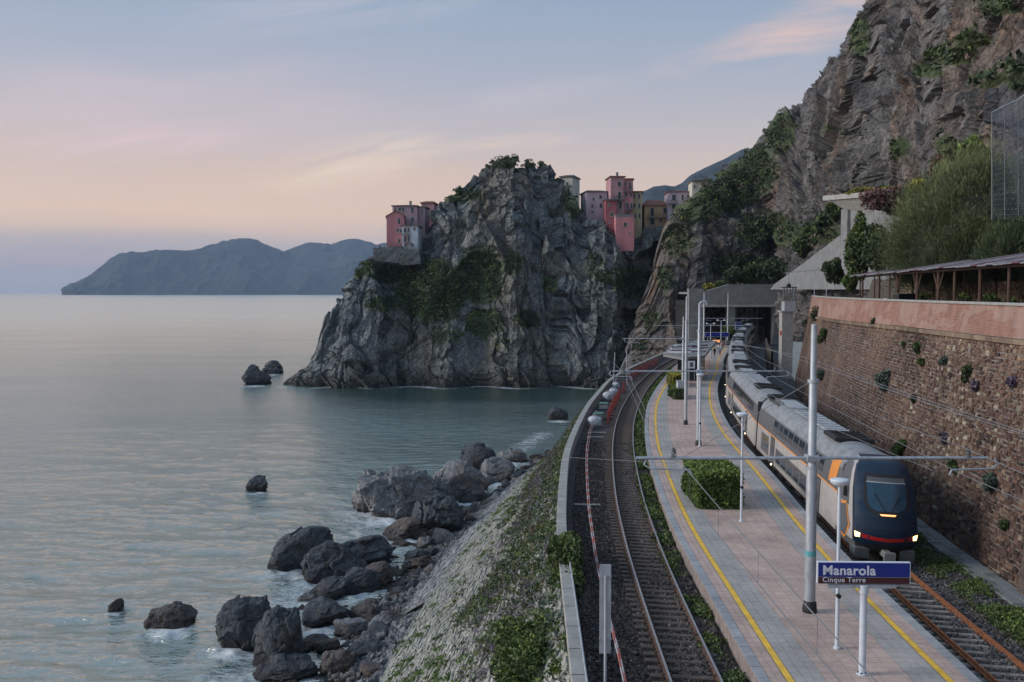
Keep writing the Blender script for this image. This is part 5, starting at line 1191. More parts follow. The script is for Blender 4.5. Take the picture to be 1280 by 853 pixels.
# ------------------------------------------------------------------ train
HW = [(1.28, .34), (1.40, .58), (1.41, 2.30), (1.41, 2.38), (1.41, 2.50), (1.37, 2.95), (1.27, 3.45), (1.10, 3.85), (.86, 4.10), (.55, 4.25), (.2, 4.31), (-.2, 4.31)]
def ysec(z): return float(np.interp(z, [p[1] for p in HW[:10]], [p[0] for p in HW[:10]]))
TM = ['black', 'cream', 'torange', 'tgrey', 'troof', 'navy', 'tgrey']
def body(L0, L1, name, parent):
    prof = [p for p in HW[:11]] + [(-y, z) for y, z in HW[:11][::-1]]; n = len(prof); m = MB(); xs = [L0, L0 + .12, L1 - .12, L1]
    for i, x in enumerate(xs):
        k = .93 if i in (0, 3) else 1
        m.v += [(x, y * k, .34 + (z - .34) * (1 if k == 1 else .975)) for y, z in prof]
    def mat_of(j):
        z = (prof[j][1] + prof[(j + 1) % n][1]) / 2
        return 0 if z < .5 or j == n - 1 else 1 if z < 2.31 else 2 if z < 2.45 and z > 2.31 and z < 2.4 else 3 if z < 3.5 else 4
    for i in range(3):
        for j in range(n):
            m.f.append((i * n + j, i * n + (j + 1) % n, (i + 1) * n + (j + 1) % n, (i + 1) * n + j)); m.m.append(mat_of(j))
    m.f += [tuple(range(n)), tuple(range(4 * n - 1, 3 * n - 1, -1))]; m.m += [0, 0]
    return m.build(name, [M[k] for k in TM], parent, True)
def spatch(m, x0, x1, z0, z1, sd_, off=.012, mi=0, n=3):
    zs = np.linspace(z0, z1, n); vs = []
    for x in (x0, x1):
        for z in zs: vs.append((x, sd_ * (ysec(z) + off), z))
    for x in (x0, x1):
        for z in zs: vs.append((x, sd_ * (ysec(z) - .03), z))
    fs = [(k, k + 1, n + k + 1, n + k) for k in range(n - 1)] + [(0, n, 3 * n, 2 * n), (n - 1, 3 * n - 1, 4 * n - 1, 2 * n - 1)] + [(k, k + 1, 2 * n + k + 1, 2 * n + k) for k in range(n - 1)] + [(n + k, n + k + 1, 3 * n + k + 1, 3 * n + k) for k in range(n - 1)]
    m.add(vs, fs, mi)
def bogie(c, x):
    b_ = MB(); b_.box((x, 0, .45), (3.0, 2.0, .28), 0, 0, .04); b_.box((x, -1.08, .5), (2.9, .16, .3)); b_.box((x, 1.08, .5), (2.9, .16, .3))
    for xx in (-1.2, 1.2):
        for sd_ in (-.75, .75): b_.tube((x + xx, sd_ - .07, .42), (x + xx, sd_ + .07, .42), .43, None, 20)
        b_.tube((x + xx, -1.2, .42), (x + xx, 1.2, .42), .09)
    for xx in (-.6, .0, .6): b_.tube((x + xx, -1.2, .3), (x + xx, -1.2, .75), .08)
    b_.build('bogie', M['concrete_dark'], c)
def furnish(c, L, front=False):
    x_lo = -L / 2; x_hi = L / 2 - (3.4 if front else 0)
    doors = [x_lo + 6.4, x_hi - (4.2 if front else 6.4)]
    for sd_ in (-1, 1):
        for dx in doors:
            f = MB(); spatch(f, dx - .78, dx + .78, .60, 2.28, sd_, .006); fo_ = f.build('door', M['black'], c)
            for q in (-.36, .36):
                g_ = MB(); spatch(g_, dx + q - .32, dx + q + .32, .66, 2.22, sd_, .016); g_.build('door_leaf', M['tgrey'], fo_)
                g_ = MB(); spatch(g_, dx + q - .17, dx + q + .17, 1.25, 2.05, sd_, .021); g_.build('door_glass', M['twin'], fo_)
            if sd_ < 0: g_ = MB(); g_.box((dx, -1.43, .52), (.16, .05, .07)); g_.build('step_light', M['doorlamp'], fo_)
        # lower windows in dark panels
        spans = [(x_lo + 7.6, doors[1] - 1.2)]
        for a, b2 in spans:
            g_ = MB(); spatch(g_, a, b2, .86, 1.78, sd_, .007); g_.build('window_band', M['tgrey'], c)
            k = int((b2 - a) / 1.9)
            for i in range(k):
                g_ = MB(); spatch(g_, a + .15 + i * 1.9, a + 1.65 + i * 1.9, .98, 1.68, sd_, .014); g_.build('window', M['twin'], c)
        g_ = MB(); spatch(g_, x_lo + 2.0, x_lo + 5.0, .86, 1.78, sd_, .007); g_.build('window_band', M['tgrey'], c)
        for i in range(2): g_ = MB(); spatch(g_, x_lo + 2.1 + i * 1.45, x_lo + 3.4 + i * 1.45, 1.3, 2.05, sd_, .014); g_.build('window', M['twin'], c)
        k = int((x_hi - 2.2 - x_lo - 6.0) / 1.62)
        for i in range(k):
            a = x_lo + 6.2 + i * 1.62; g_ = MB(); spatch(g_, a, a + 1.32, 2.66, 3.34, sd_, .016); g_.build('window', M['twin'], c)
    for sd_ in (-1, 1):
        g_ = MB()
        for k_ in range(int(L / 3.2)):
            xx = x_lo + 1.6 + k_ * 3.2
            if xx < x_hi - .5: spatch(g_, xx, xx + .025, .6, 2.3, sd_, .004)
        o_ = g_.build('panel_seams', M['tgrey'], c); o_['kind'] = 'stuff'
    # roof kit
    g_ = MB(); g_.box((0, 0, 4.335), (L * .36, 1.25, .07), 0, 0, .02); g_.box((-L * .32, 0, 4.33), (L * .16, 1.15, .06), 0, 0, .02); g_.build('roof_panel', M['troof_light'], c)
    g_ = MB()
    for k in range(9): g_.box((-L * .16 + k * L * .04, 0, 4.38), (.05, 1.3, .03))
    g_.build('roof_rib', M['troof'], c)
    for xx, l in ((L * .27 - (1.5 if front else 0), 2.6), (-L * .46, 1.3)):
        g_ = MB(); g_.box((xx, 0, 4.36), (l, 1.9, .22), 0, 0, .04)
        for k in range(4): g_.box((xx - l * .35 + k * l * .23, 0, 4.49), (.10, 1.5, .05))
        g_.build('roof_equipment', M['black'], c)
    g_ = MB()
    for k in range(8):
        g_.box((x_lo + 1.0 + k * .5, -.85, 4.18), (.18, .12, .2)); g_.tube((x_lo + 1.0 + k * .5, .85, 4.1), (x_lo + 1.0 + k * .5, .85, 4.34), .05)
    g_.box((x_lo + 2.8, 0, 4.33), (4.2, 1.3, .05)); g_.build('roof_insulators', M['concrete_dark'], c)
    bogie(c, -L / 2 + 3.6); bogie(c, L / 2 - (4.6 if front else 3.6))
    g_ = MB()
    for k in range(6):
        xx = -L / 2 + 6.2 + k * (L - 14) / 5; g_.box((xx, 0, .42), (1.5, 2.5, .40), 0, 0, .03)
    g_.build('underframe_box', M['concrete_dark'], c)

def fx(z): return float(np.interp(z, [.45, .8, 1.1, 1.6, 2.2, 3.0, 3.6, 3.95, 4.25], [-.30, -.05, 0, -.06, -.28, -.66, -.98, -1.22, -1.75]))
def fw(z): return float(np.interp(z, [.45, .8, 1.2, 2.2, 3.0, 3.6, 4.0, 4.25], [1.16, 1.26, 1.32, 1.31, 1.27, 1.18, 1.06, .84]))
def FP(w, z, off=0., L=27.2):
    return (L / 2 + fx(z) - .34 * abs(w) ** 3 + off, w * fw(z) * (1 + off * .3), z)
def flank(a, z, sd_, off=0., L=27.2):
    f = np.array(FP(sd_, z, 0, L)); s_ = np.array([L / 2 - 3.4, sd_ * ysec(z), z]); p = f + (s_ - f) * a; p[1] += sd_ * (off + .05 * math.sin(math.pi * min(1, a * 1.0))); return tuple(p)
def nose(c, L):
    zs = [.45, .8, 1.1, 1.6, 2.2, 2.6, 3.0, 3.6, 4.0, 4.25]; ws = [-1, -.85, -.6, -.3, 0, .3, .6, .85, 1]; m = MB()
    for z in zs:
        for w in ws: m.v.append(FP(w, z, 0, L))
    nw = len(ws)
    for i in range(len(zs) - 1):
        for j in range(nw - 1): m.f.append((i * nw + j, i * nw + j + 1, (i + 1) * nw + j + 1, (i + 1) * nw + j)); m.m.append(0 if zs[i] >= .8 else 1)
    top = len(m.v)
    for a in (.33, .66, 1.0):
        for w in ws:
            f = np.array(FP(w, 4.25, 0, L)); s_ = np.array([L / 2 - 3.4, w * .55, 4.25 + .06 * (1 - w * w)]); m.v.append(tuple(f + (s_ - f) * a))
    rows = [(len(zs) - 1) * nw, top, top + nw, top + 2 * nw]
    for r in range(3):
        for j in range(nw - 1): m.f.append((rows[r] + j, rows[r] + j + 1, rows[r + 1] + j + 1, rows[r + 1] + j)); m.m.append(0 if r < 2 else 2)
    m.build('nose_shell', [M['navy'], M['black'], M['troof']], c, True)
    for sd_ in (-1, 1):
        m = MB(); as_ = [0, .10, .26, .5, .75, 1.0]
        for a in as_:
            for z in zs: m.v.append(flank(a, z, sd_, 0, L))
        n = len(zs)
        for i in range(5):
            for k in range(n - 1):
                z = (zs[k] + zs[k + 1]) / 2; mi = 0 if i == 0 else 1 if i == 1 or (z < 2.4) else 2
                if z < .7: mi = 3
                if z > 3.9: mi = 4
                if z > 2.9 and i == 1: mi = 1
                m.f.append((i * n + k, i * n + k + 1, (i + 1) * n + k + 1, (i + 1) * n + k)); m.m.append(mi)
        m.build('nose_flank', [M['navy'], M['cream'], M['tgrey'], M['tgrey'], M['troof']], c, True)
        hexa = [(.30, 1.9), (.20, 1.35), (.42, .62), (.72, .72), (.86, 1.1), (.86, 2.05), (.36, 2.3)]
        def poly(pts, off, name, mat, par):
            g_ = MB(); cx = sum(p[0] for p in pts) / len(pts); cz = sum(p[1] for p in pts) / len(pts)
            g_.v = [flank(cx, cz, sd_, off, L)] + [flank(a, z, sd_, off, L) for a, z in pts]; k = len(pts)
            g_.f = [(0, 1 + i, 1 + (i + 1) % k) for i in range(k)]; g_.m = [0] * k; return g_.build(name, mat, par)
        poly(hexa, .028, 'orange_outline', M['torange'], c); poly([(.30 + (a - .58) * .8 + .26, 1.46 + (z - 1.46) * .86) for a, z in hexa], .040, 'navy_panel', M['tgrey'], c)
        g_ = MB(); a0 = flank(.93, 2.75, sd_, .03, L); g_.v = [flank(.78, 2.62, sd_, .03, L), flank(1.0, 2.62, sd_, .03, L), flank(1.0, 3.7, sd_, .03, L), flank(.86, 3.7, sd_, .03, L)]; g_.f = [(0, 1, 2, 3)]; g_.m = [0]
        g_.build('cab_side_glass', M['twin'], c)
        g_ = MB(); q = [(.985, 1.05), (.86, 1.05), (.84, 1.22), (1.0, 1.27)]; g_.v = [FP(sd_ * w, z, .02, L) for w, z in q] + [FP(sd_ * w, z, -.1, L) for w, z in q]; g_.f = [(0, 1, 2, 3), (0, 1, 5, 4), (1, 2, 6, 5), (2, 3, 7, 6), (3, 0, 4, 7)]; g_.m = [0] * 5
        g_.build('headlight', M['headlamp'], c)
        g_ = MB(); m_ = flank(.34, 2.75, sd_, .0, L); g_.box((m_[0], m_[1] + sd_ * .12, m_[2]), (.10, .14, .5), 0, 0, .02); g_.build('mirror', M['black'], c)
    def fpatch(pts_rows, off, name, mat, par=c):
        g_ = MB(); n = len(pts_rows[0])
        for row in pts_rows:
            for w, z in row: g_.v.append(FP(w, z, off, L))
        for i in range(len(pts_rows) - 1):
            for j in range(n - 1): g_.f.append((i * n + j, i * n + j + 1, (i + 1) * n + j + 1, (i + 1) * n + j)); g_.m.append(0)
        return g_.build(name, mat, par, True)
    def row(z, w): return [(x * w, z) for x in (-1, -.5, 0, .5, 1)]
    fr = fpatch([row(1.98, .34), row(2.26, .66), row(2.6, .74), row(3.1, .74), row(3.55, .74), row(3.70, .72)], .015, 'windscreen_frame', M['black'])
    fpatch([row(2.20, .36), row(2.36, .58), row(2.6, .63), row(3.1, .65), row(3.34, .66)], .030, 'windscreen', M['tscreen'], fr)
    fpatch([row(3.38, .66), row(3.56, .66)], .030, 'sun_blind', M['tgrey'], fr)
    fpatch([row(3.345, .67), row(3.38, .67)], .038, 'blind_bar', M['troof_light'], fr)
    for sd_ in (-1, 1):
        g_ = MB(); g_.tube(FP(sd_ * .10, 2.22, .05, L), FP(sd_ * .42, 2.95, .06, L), .018, None, 5); g_.build('wiper', M['black'], c)
    for z_ in (1.42, 1.9):
        g_ = MB(); pts_ = [FP(w_, z_, .004, L) for w_ in np.linspace(-.96, .96, 9)]; g_.path([tuple(map(float, p_)) for p_ in pts_], .008, 4); g_.build('panel_seam', M['black'], c)
    fpatch([row(2.03, .22), row(2.10, .26)], .036, 'destination_display', M['amber'], c)
    fpatch([[(-.78, 1.04), (-.4, .98), (0, .94), (.4, .98), (.78, 1.04)], [(-.80, 1.22), (-.42, 1.14), (0, 1.10), (.42, 1.14), (.80, 1.22)]], .02, 'red_stripe', M['tred'])
    g_ = MB(); g_.box((L / 2 - .15, 0, .42), (1.0, .34, .30), 0, 0, .05); g_.tube((L / 2, 0, .42), (L / 2 + .45, 0, .42), .14); g_.box((L / 2 + .45, 0, .42), (.16, .46, .42), 0, 0, .04); g_.build('coupler', M['concrete'], c)
    for sd_ in (-.95, .95):
        g_ = MB(); g_.box((L / 2 - .75, sd_, .34), (.9, .62, .52), 0, 0, .04)
        for k in range(5): g_.box((L / 2 - .29, sd_, .16 + k * .09), (.03, .5, .03))
        g_.build('snow_plough', M['tgrey'], c)
    g_ = MB(); g_.box((L / 2 - 1.9, 0, .55), (2.6, 2.3, .5)); g_.build('front_underframe', M['black'], c)
    for sd_ in (-1, 1):
        g_ = MB(); spatch(g_, L / 2 - 5.3, L / 2 - 3.9, 2.55, 3.72, sd_, .018, 0, 6); g_.build('orange_panel', M['torange'], c)

tr = empty('passenger_train', (0, 0, 0), 0, 'grey double-deck passenger train with navy nose and lit headlights standing at the platform', 'train')
sN = rtrack.s_at_y(41.3); LC = 26.2
def seat(o, s_a, s_b, flip=1):
    a = rtrack.at(s_a); b_ = rtrack.at(s_b); c = (a + b_) / 2; d = a - b_; o.location = (c[0], c[1], RRZ); o.rotation_euler = (-.055, 0, math.atan2(d[1], d[0]))
LF = 27.2
cab = body(-LF / 2, LF / 2 - 3.38, 'cab_coach', tr); seat(cab, sN, sN + LF); furnish(cab, LF, True); nose(cab, LF)
s = sN + LF + .9; mid = body(-LC / 2, LC / 2, 'coach', tr); furnish(mid, LC); seat(mid, s, s + LC)
def copy_kids(src, dst):
    for ch in list(src.children):
        k = ch.copy(); COL.objects.link(k); k.parent = dst; copy_kids(ch, k)
def bellows(s_):
    c = rtrack.at(s_); t = rtrack.tan(s_); an = math.atan2(-t[1], -t[0]); g_ = MB()
    for k in range(6):
        for (y, z), (y2, z2) in zip([(1.2, .6), (1.2, 3.0), (.75, 3.85)], [(1.2, 3.0), (.75, 3.85), (-.75, 3.85)]): pass
        g_.box((-.42 + k * .168, 0, 2.2), (.09, 2.3 if k % 2 else 2.15, 3.3 if k % 2 else 3.15), 0, 0, .03)
    o = g_.build('gangway', M['black'], tr); o.location = (c[0], c[1], RRZ); o.rotation_euler = (0, 0, an)
bellows(s - .45)
for k in range(5):
    s += LC + .9; o = mid.copy(); COL.objects.link(o); copy_kids(mid, o); seat(o, s, s + LC); bellows(s - .45)

# ------------------------------------------------------------------ masts, arms and wires
def mast(px, py, top, r, label, arms=(), two=False):
    p = at_z(px, py, PZ); e = empty('catenary_mast', tuple(p), 0, label, 'mast', 'overhead line masts'); H = top - PZ
    b_ = MB(); b_.lathe((0, 0, 0), [(r * 1.12, -.1), (r * 1.1, H * .50), (r * .88, H * .51), (r * .85, H * .80), (r * .66, H * .81), (r * .6, H - .02), (r * .2, H)], 16); b_.build('pole', M['galv'], e, True)
    b_ = MB(); b_.lathe((0, 0, 0), [(r * 1.5, -.02), (r * 1.55, .05), (r * 1.4, .32), (r * 1.1, .40)], 16); b_.build('base_collar', M['black'], e, True)
    for z in (H * .505, H * .805): MB().lathe((0, 0, 0), [(r * 1.2, z - .05), (r * 1.2, z + .05)], 16).build('clamp', M['galv'], e)
    for z, xl, xr in arms:
        hz = z - PZ; t = redge.tan(redge.s_at_y(p[1])) * 0 + np.array([0, 1]); b_ = MB(); b_.tube((xl - p[0], -.0, hz), (xr - p[0], 0, hz), .055, None, 10); b_.build('cross_arm', M['galv'], e, True)
        b_ = MB(); b_.box((0, 0, hz), (r * 2.6, r * 2.6, .22), 0, 0, .03); b_.build('arm_bracket', M['galv'], e)
        for tr_, z0_ in ((ltrack, LRZ), (rtrack, RRZ)):
            c = tr_.at(tr_.s_at_y(p[1])); x = c[0] - p[0]
            if xl - p[0] - .5 < x < xr - p[0] + .5:
                b_ = MB(); b_.tube((x, 0, hz), (x, 0, hz + .35), .045); b_.lathe((x, 0, hz + .05), [(.09, 0), (.09, .05), (.05, .07), (.09, .1), (.09, .14), (.05, .17), (.09, .2), (.09, .24)], 10); b_.build('insulator', M['concrete_dark'], e)
                sg2_ = 1 if x < 0 else -1
                b_ = MB(); b_.path([(x - sg2_ * .9, 0, hz), (x - sg2_ * 1.0, 0, hz - .22), (x - sg2_ * .8, 0, hz - .36), (x + sg2_ * .55, 0, hz - .40), (x + sg2_ * .62, 0, hz - .58)], .032, 7); b_.build('registration_arm', M['galv'], e, True)
    return e, p
m1, p1 = mast(1012, 765, 24.9, .160, 'nearest and thickest grey tubular mast, standing just left of the station sign', [(20.35, 4.2, 16.15)])
b_ = MB(); b_.lathe((0, 0, 0), [(.188, 1.95), (.188, 2.13)], 16); b_.build('teal_band', M['teal'], m1); b_ = MB(); b_.lathe((0, 0, 0), [(.184, .42), (.184, 1.95)], 16); b_.build('white_sleeve', M['galv'], m1, True)
m2, p2 = mast(873, 557, 25.2, .15, 'tall mast with a hooked top, taller of the close pair in mid platform', [(20.35, 7.1, 19.2)])
MB().path([(0, 0, 10.0), (.12, 0, 10.2), (.45, 0, 10.22), (.5, 0, 10.0)], .09, 8).build('hook', M['galv'], m2, True)
m3, p3 = mast(857, 531, 25.6, .12, 'slim white mast left of the hooked mast, beside the equipment cabinet', [])
m4, p4 = mast(853.5, 496, 23.4, .12, 'shorter mast with one arm over the seaward track, behind the slim white mast', [(21.1, 11.5, 18.4)])
m5, p5 = mast(879.5, 447, 25.8, .13, 'far mast with a long cross arm near the platform shelter', [(20.35, 23.5, 38.5)])
m6, p6 = mast(909.5, 428, 25.7, .13, 'farthest mast, standing directly in front of the tunnel pier', [(20.2, 40, 54)])
def overhead(tr_, rz, label, ys):
    e = empty('overhead_line', (0, 0, 0), 0, label, 'overhead wire', 'overhead lines'); P_ = []
    for i, y in enumerate(ys):
        s_ = tr_.s_at_y(y) if y > tr_.P[0, 1] else 0; c = tr_.at(s_, .18 * (-1) ** i); P_.append((c[0], y if y < 0 else c[1]))
    k1 = MB(); k2 = MB(); k3 = MB()
    for (a, b2) in zip(P_[:-1], P_[1:]):
        A_ = np.array(a); B_ = np.array(b2); n = 10; pm = []; pc = []
        for i in range(n + 1):
            t = i / n; q = A_ + (B_ - A_) * t; sag = .35 * 4 * t * (1 - t); pm.append((q[0], q[1], 20.72 - sag)); pc.append((q[0], q[1], 19.78 - .04 * 4 * t * (1 - t)))
        k1.path(pm, .013, 5); k2.path(pc, .013, 5)
        for i in range(1, n): k3.tube(pm[i], pc[i], .006, None, 4)
    k1.build('messenger_wire', M['wire'], e); k2.build('contact_wire', M['wire'], e); o = k3.build('dropper_set', M['wire'], e); o['kind'] = 'stuff'
overhead(ltrack, LRZ, 'pair of overhead wires with droppers above the seaward track', [-8, p1[1], p2[1], p4[1], p5[1], p6[1]])
overhead(rtrack, RRZ, 'pair of overhead wires with droppers above the train', [-1, p1[1], p2[1], p4[1] + 12, p5[1], p6[1]])
def wire(label, pts, r=.012):
    o = MB().path(pts, r, 5).build('stay_wire', M['wire']); tag(o, label, 'wire', 'stay wires')
wire('slanting stay wire from the nearest mast top down over the platform towards the hedge', [(p1[0], p1[1], 23.0), (7.3, 44, 18.2), (3.4, 62, 15.4)], .014)
wire('feeder wire climbing from the far masts above the train to the right edge', [(20.5, 122, 20.4), (18.2, p2[1], 21.9), (16.1, p1[1] + 2, 21.6), (14.6, 2, 21.4)], .014)
wire('second feeder wire along the masonry wall above the train', [(22, 110, 20.8), (20.6, 70, 21.4), (18.4, 44, 21.2), (16.5, 8, 20.9)], .014)
wire('pair of crossing wires beyond the hooked mast, over the train roofs', [(p2[0], p2[1], 21.9), (15.9, 52, 19.2), (17.4, 40, 18.6)], .012)
wire('stay wire from the far arm end down to the seaward parapet', [(7.1, p2[1], 20.35), (11.0, 78, 15.6)], .02)

# lamps
def lamp(px, py, label, h=5.15, double=False, r=.055):
    p = at_z(px, py, PZ); e = empty('platform_lamp', tuple(p), 0, label, 'lamp post', 'platform lamp posts')
    b_ = MB(); b_.lathe((0, 0, 0), [(r * 1.9, 0), (r * 1.9, .06), (r * 1.15, .08), (r, h * .55), (r * .85, h - .1)], 12); b_.build('pole', M['lamp_white'], e, True)
    for dx in ((-.62, .62) if double else (0,)):
        b_ = MB(); k = .7 if double else 1
        b_.lathe((dx, 0, h - .16), [(.06, 0), (.20 * k, .03), (.27 * k, .10), (.29 * k, .17), (.26 * k, .21), (.12 * k, .235)], 18); b_.build('lamp_head', M['lamp_white'], e, True)
        if double: MB().tube((0, 0, h - .18), (dx, 0, h - .1), .035).build('lamp_arm', M['lamp_white'], e)
    b_ = MB(); b_.tube((0, -.02, h * .32), (0, -.14, h * .32), .07); b_.build('junction_box', M['black'], e)
lamp(1046, 811, 'nearest lamp post, its round head beside the train nose', 5.2)
lamp(926.5, 652, 'lamp post at the right corner of the big clipped hedge')
lamp(874.5, 558, 'lamp post pressed against the foot of the hooked mast', 5.1)
lamp(888, 446, 'twin-headed lamp post near the far end of the platform, left one', 5.6, True)
lamp(901, 442, 'twin-headed lamp post near the far end of the platform, right one', 5.9, True)

# station name sign
p = at_z(1077.7, 843, PZ); sg = empty('station_sign', tuple(p), -.03, 'blue and maroon station name sign reading Manarola on a round post', 'sign')
b_ = MB(); b_.lathe((0, 0, 0), [(.16, 0), (.16, .04), (.10, .06), (.10, 2.35), (.13, 2.36), (.13, 2.60)], 16); b_.build('post', M['lamp_white'], sg, True)
for k in range(6):
    a_ = k * math.pi / 3; b_ = MB(); b_.tube((.13 * math.cos(a_), .13 * math.sin(a_), .03), (.13 * math.cos(a_), .13 * math.sin(a_), .09), .018, None, 6); b_.build('bolt', M['black'], sg)
b_ = MB(); b_.box((-.05, 0, 2.56), (1.9, .12, .09)); b_.build('bearer', M['galv'], sg)
BW, BH, B0 = 2.62, .64, 2.63
b_ = MB(); b_.box((-.02, 0, B0 + BH / 2), (BW, .10, BH), 0, 0, .012); b_.build('board_frame', M['signwhite'], sg)
b_ = MB(); b_.box((-.02, -.056, B0 + BH * .30 + BH * .34), (BW - .05, .012, BH * .68 - .03)); b_.build('blue_panel', M['signblue'], sg)
b_ = MB(); b_.box((-.02, -.056, B0 + BH * .155 + .004), (BW - .05, .012, BH * .285)); b_.build('maroon_panel', M['signred'], sg)
def text(body, size, x, z, parent, mat, off=.012, yoff=-.064, sp=1.0):
    cu = bpy.data.curves.new('t', 'FONT'); cu.body = body; cu.size = size; cu.extrude = .003; cu.offset = off; cu.space_character = sp; to = bpy.data.objects.new('t', cu); COL.objects.link(to)
    dg = bpy.context.evaluated_depsgraph_get(); me = bpy.data.meshes.new_from_object(to.evaluated_get(dg)); bpy.data.objects.remove(to); me.materials.clear(); me.materials.append(mat)
    for v_ in me.vertices: v_.co = Vector((v_.co.x + x, yoff - v_.co.z, v_.co.y + z))
    return link('lettering', me, parent)
text('Manarola', .38, -BW / 2 + .12, B0 + .27, sg, M['signwhite'], .010, sp=1.06)
text('Cinque Terre', .20, -BW / 2 + .12, B0 + .06, sg, M['signwhite'], .002, sp=1.1)
# back of a track-side board at lower left
yb_ = 26.; x_ = (756 - 640) / FPX * yb_ * 1.02; e = empty('signal_board', (x_, yb_, 14.42), 0, 'tall narrow grey board on a pole beside the seaward track, back side showing', 'signal')
b_ = MB(); b_.tube((0, -.09, 0), (0, -.09, 3.95), .04); b_.build('pole', M['galv'], e, True); b_ = MB(); b_.box((0, 0, 3.0), (.31, .02, 2.45), 0, 0, .006); b_.build('panel', M['galv'], e)
for z in (2.2, 3.9): MB().box((0, -.05, z), (.33, .06, .05)).build('bracket', M['galv'], e)

# equipment cabinet, small sign, shelter
p = at_z(851, 499, PZ); e = empty('equipment_cabinet', tuple(p), 0, 'pale blue-grey equipment cabinet behind the slim mast', 'cabinet'); b_ = MB(); b_.box((0, 0, .9), (.8, .7, 1.8), 0, 0, .03); b_.build('body', M['lamp_white'], e); MB().box((0, 0, 1.84), (.9, .8, .08)).build('cap', M['galv'], e); MB().box((0, -.36, .95), (.66, .02, 1.5)).build('door', M['galv'], e)
p = at_z(861, 492, PZ); e = empty('platform_number_sign', tuple(p), 0, 'small square white panel on a thin post beside the slim mast', 'sign'); b_ = MB(); b_.tube((0, 0, 0), (0, 0, 3.4), .04); b_.build('post', M['galv'], e); MB().box((.25, -.05, 3.1), (.75, .05, .8), 0, 0, .01).build('panel', M['signwhite'], e); MB().box((.25, -.08, 3.1), (.34, .012, .5)).build('dark_panel', M['tgrey'], e)
ce = empty('platform_shelter', tuple(at_z(860, 452, PZ)), 0, 'platform shelter with a broad rusty ribbed roof in front of the tunnel', 'shelter'); co = np.array(ce.location)
ZR = PZ + 3.2
def rp(px, py, dz=0): q = at_z(px, py, ZR) - co; q[2] += dz; return q
poly = [rp(829, 443), rp(854, 447.5), rp(881, 444.5), rp(896, 426), rp(870, 425.5), rp(838, 432)]
b_ = MB(); b_.prism(poly, (0, 0, -.28)); b_.build('roof', M['concrete'], ce)
def lerp(a, b2, t): return a + (b2 - a) * t
for k in range(26):
    t = (k + .5) / 26; L_ = lerp(rp(831, 442.5), rp(842, 431.5), t) if t < 1 else 0; R_ = lerp(rp(880.5, 444), rp(894.5, 426.5), t)
    m_ = MB(); a_ = L_ + (R_ - L_) * random.uniform(0, .12); c_ = L_ + (R_ - L_) * random.uniform(.35, 1.0)
    m_.tube((a_[0], a_[1], a_[2] + .05), (c_[0], c_[1], c_[2] + .05), .09 if k % 2 else .14, None, 6); m_.build('roof_rib', M['torange_rust'] if 'torange_rust' in M else M[['concrete_pale', 'roof_tile', 'signwhite', 'lamp_white', 'sheet_red'][k % 5]], ce)
for px, py in ((848, 470), (862, 471), (878, 468), (889, 449), (868, 449)):
    q = at_z(px, py, PZ) - co; MB().tube((q[0], q[1], 0), (q[0], q[1], 3.0), .09).build('post', M['galv'], ce)
q = at_z(872, 476, PZ) - co; b_ = MB(); b_.box((q[0], q[1] + 4, 1.35), (2.6, 8.5, 2.7), -.28, 0, .03); b_.build('glazed_room', M['twin'], ce)
for k in range(4): MB().box((q[0] - 1.35 + k * .9, q[1] - .35, 1.35), (.07, .08, 2.7)).build('mullion', M['galv'], ce)
def board(name, px0, px1, py, zb_, h, mat, label, cat='sign', leg=True):
    a = at_z(px0, py, PZ); b2 = at_z(px1, py, PZ); e = empty(name, tuple((a + b2) / 2), 0, label, cat); w = b2[0] - a[0]
    MB().box((0, 0, zb_ + h / 2), (w, .12, h), 0, 0, .01).build('board', mat, e); MB().box((0, .01, zb_ + h / 2), (w + .1, .08, h + .1)).build('frame', M['signwhite'], e)
    for x in (-w * .38, w * .38): MB().tube((x, .06, 0), (x, .06, zb_ + h), .05).build('post', M['galv'], e)
    return e
board('direction_sign', 881, 911, 440, 2.75, .75, M['signblue'], 'long blue sign board above the far end of the platform')
board('round_pictogram_sign', 919.5, 926.5, 425, 2.3, 1.7, M['signblue'], 'small blue pictogram board beside the tunnel pier')
pI = at_z(895, 443, PZ); e = empty('departure_display', tuple(pI), 0, 'orange glowing departure display under the far blue sign', 'display'); MB().box((0, 0, 2.3), (1.6, .2, .5), 0, 0, .02).build('case', M['black'], e); MB().tube((0, .1, 0), (0, .1, 2.1), .06).build('post', M['galv'], e)
for k in range(3): MB().box((0, -.105, 2.15 + k * .14), (1.3, .02, .06)).build('text_row', M['amber'], e)

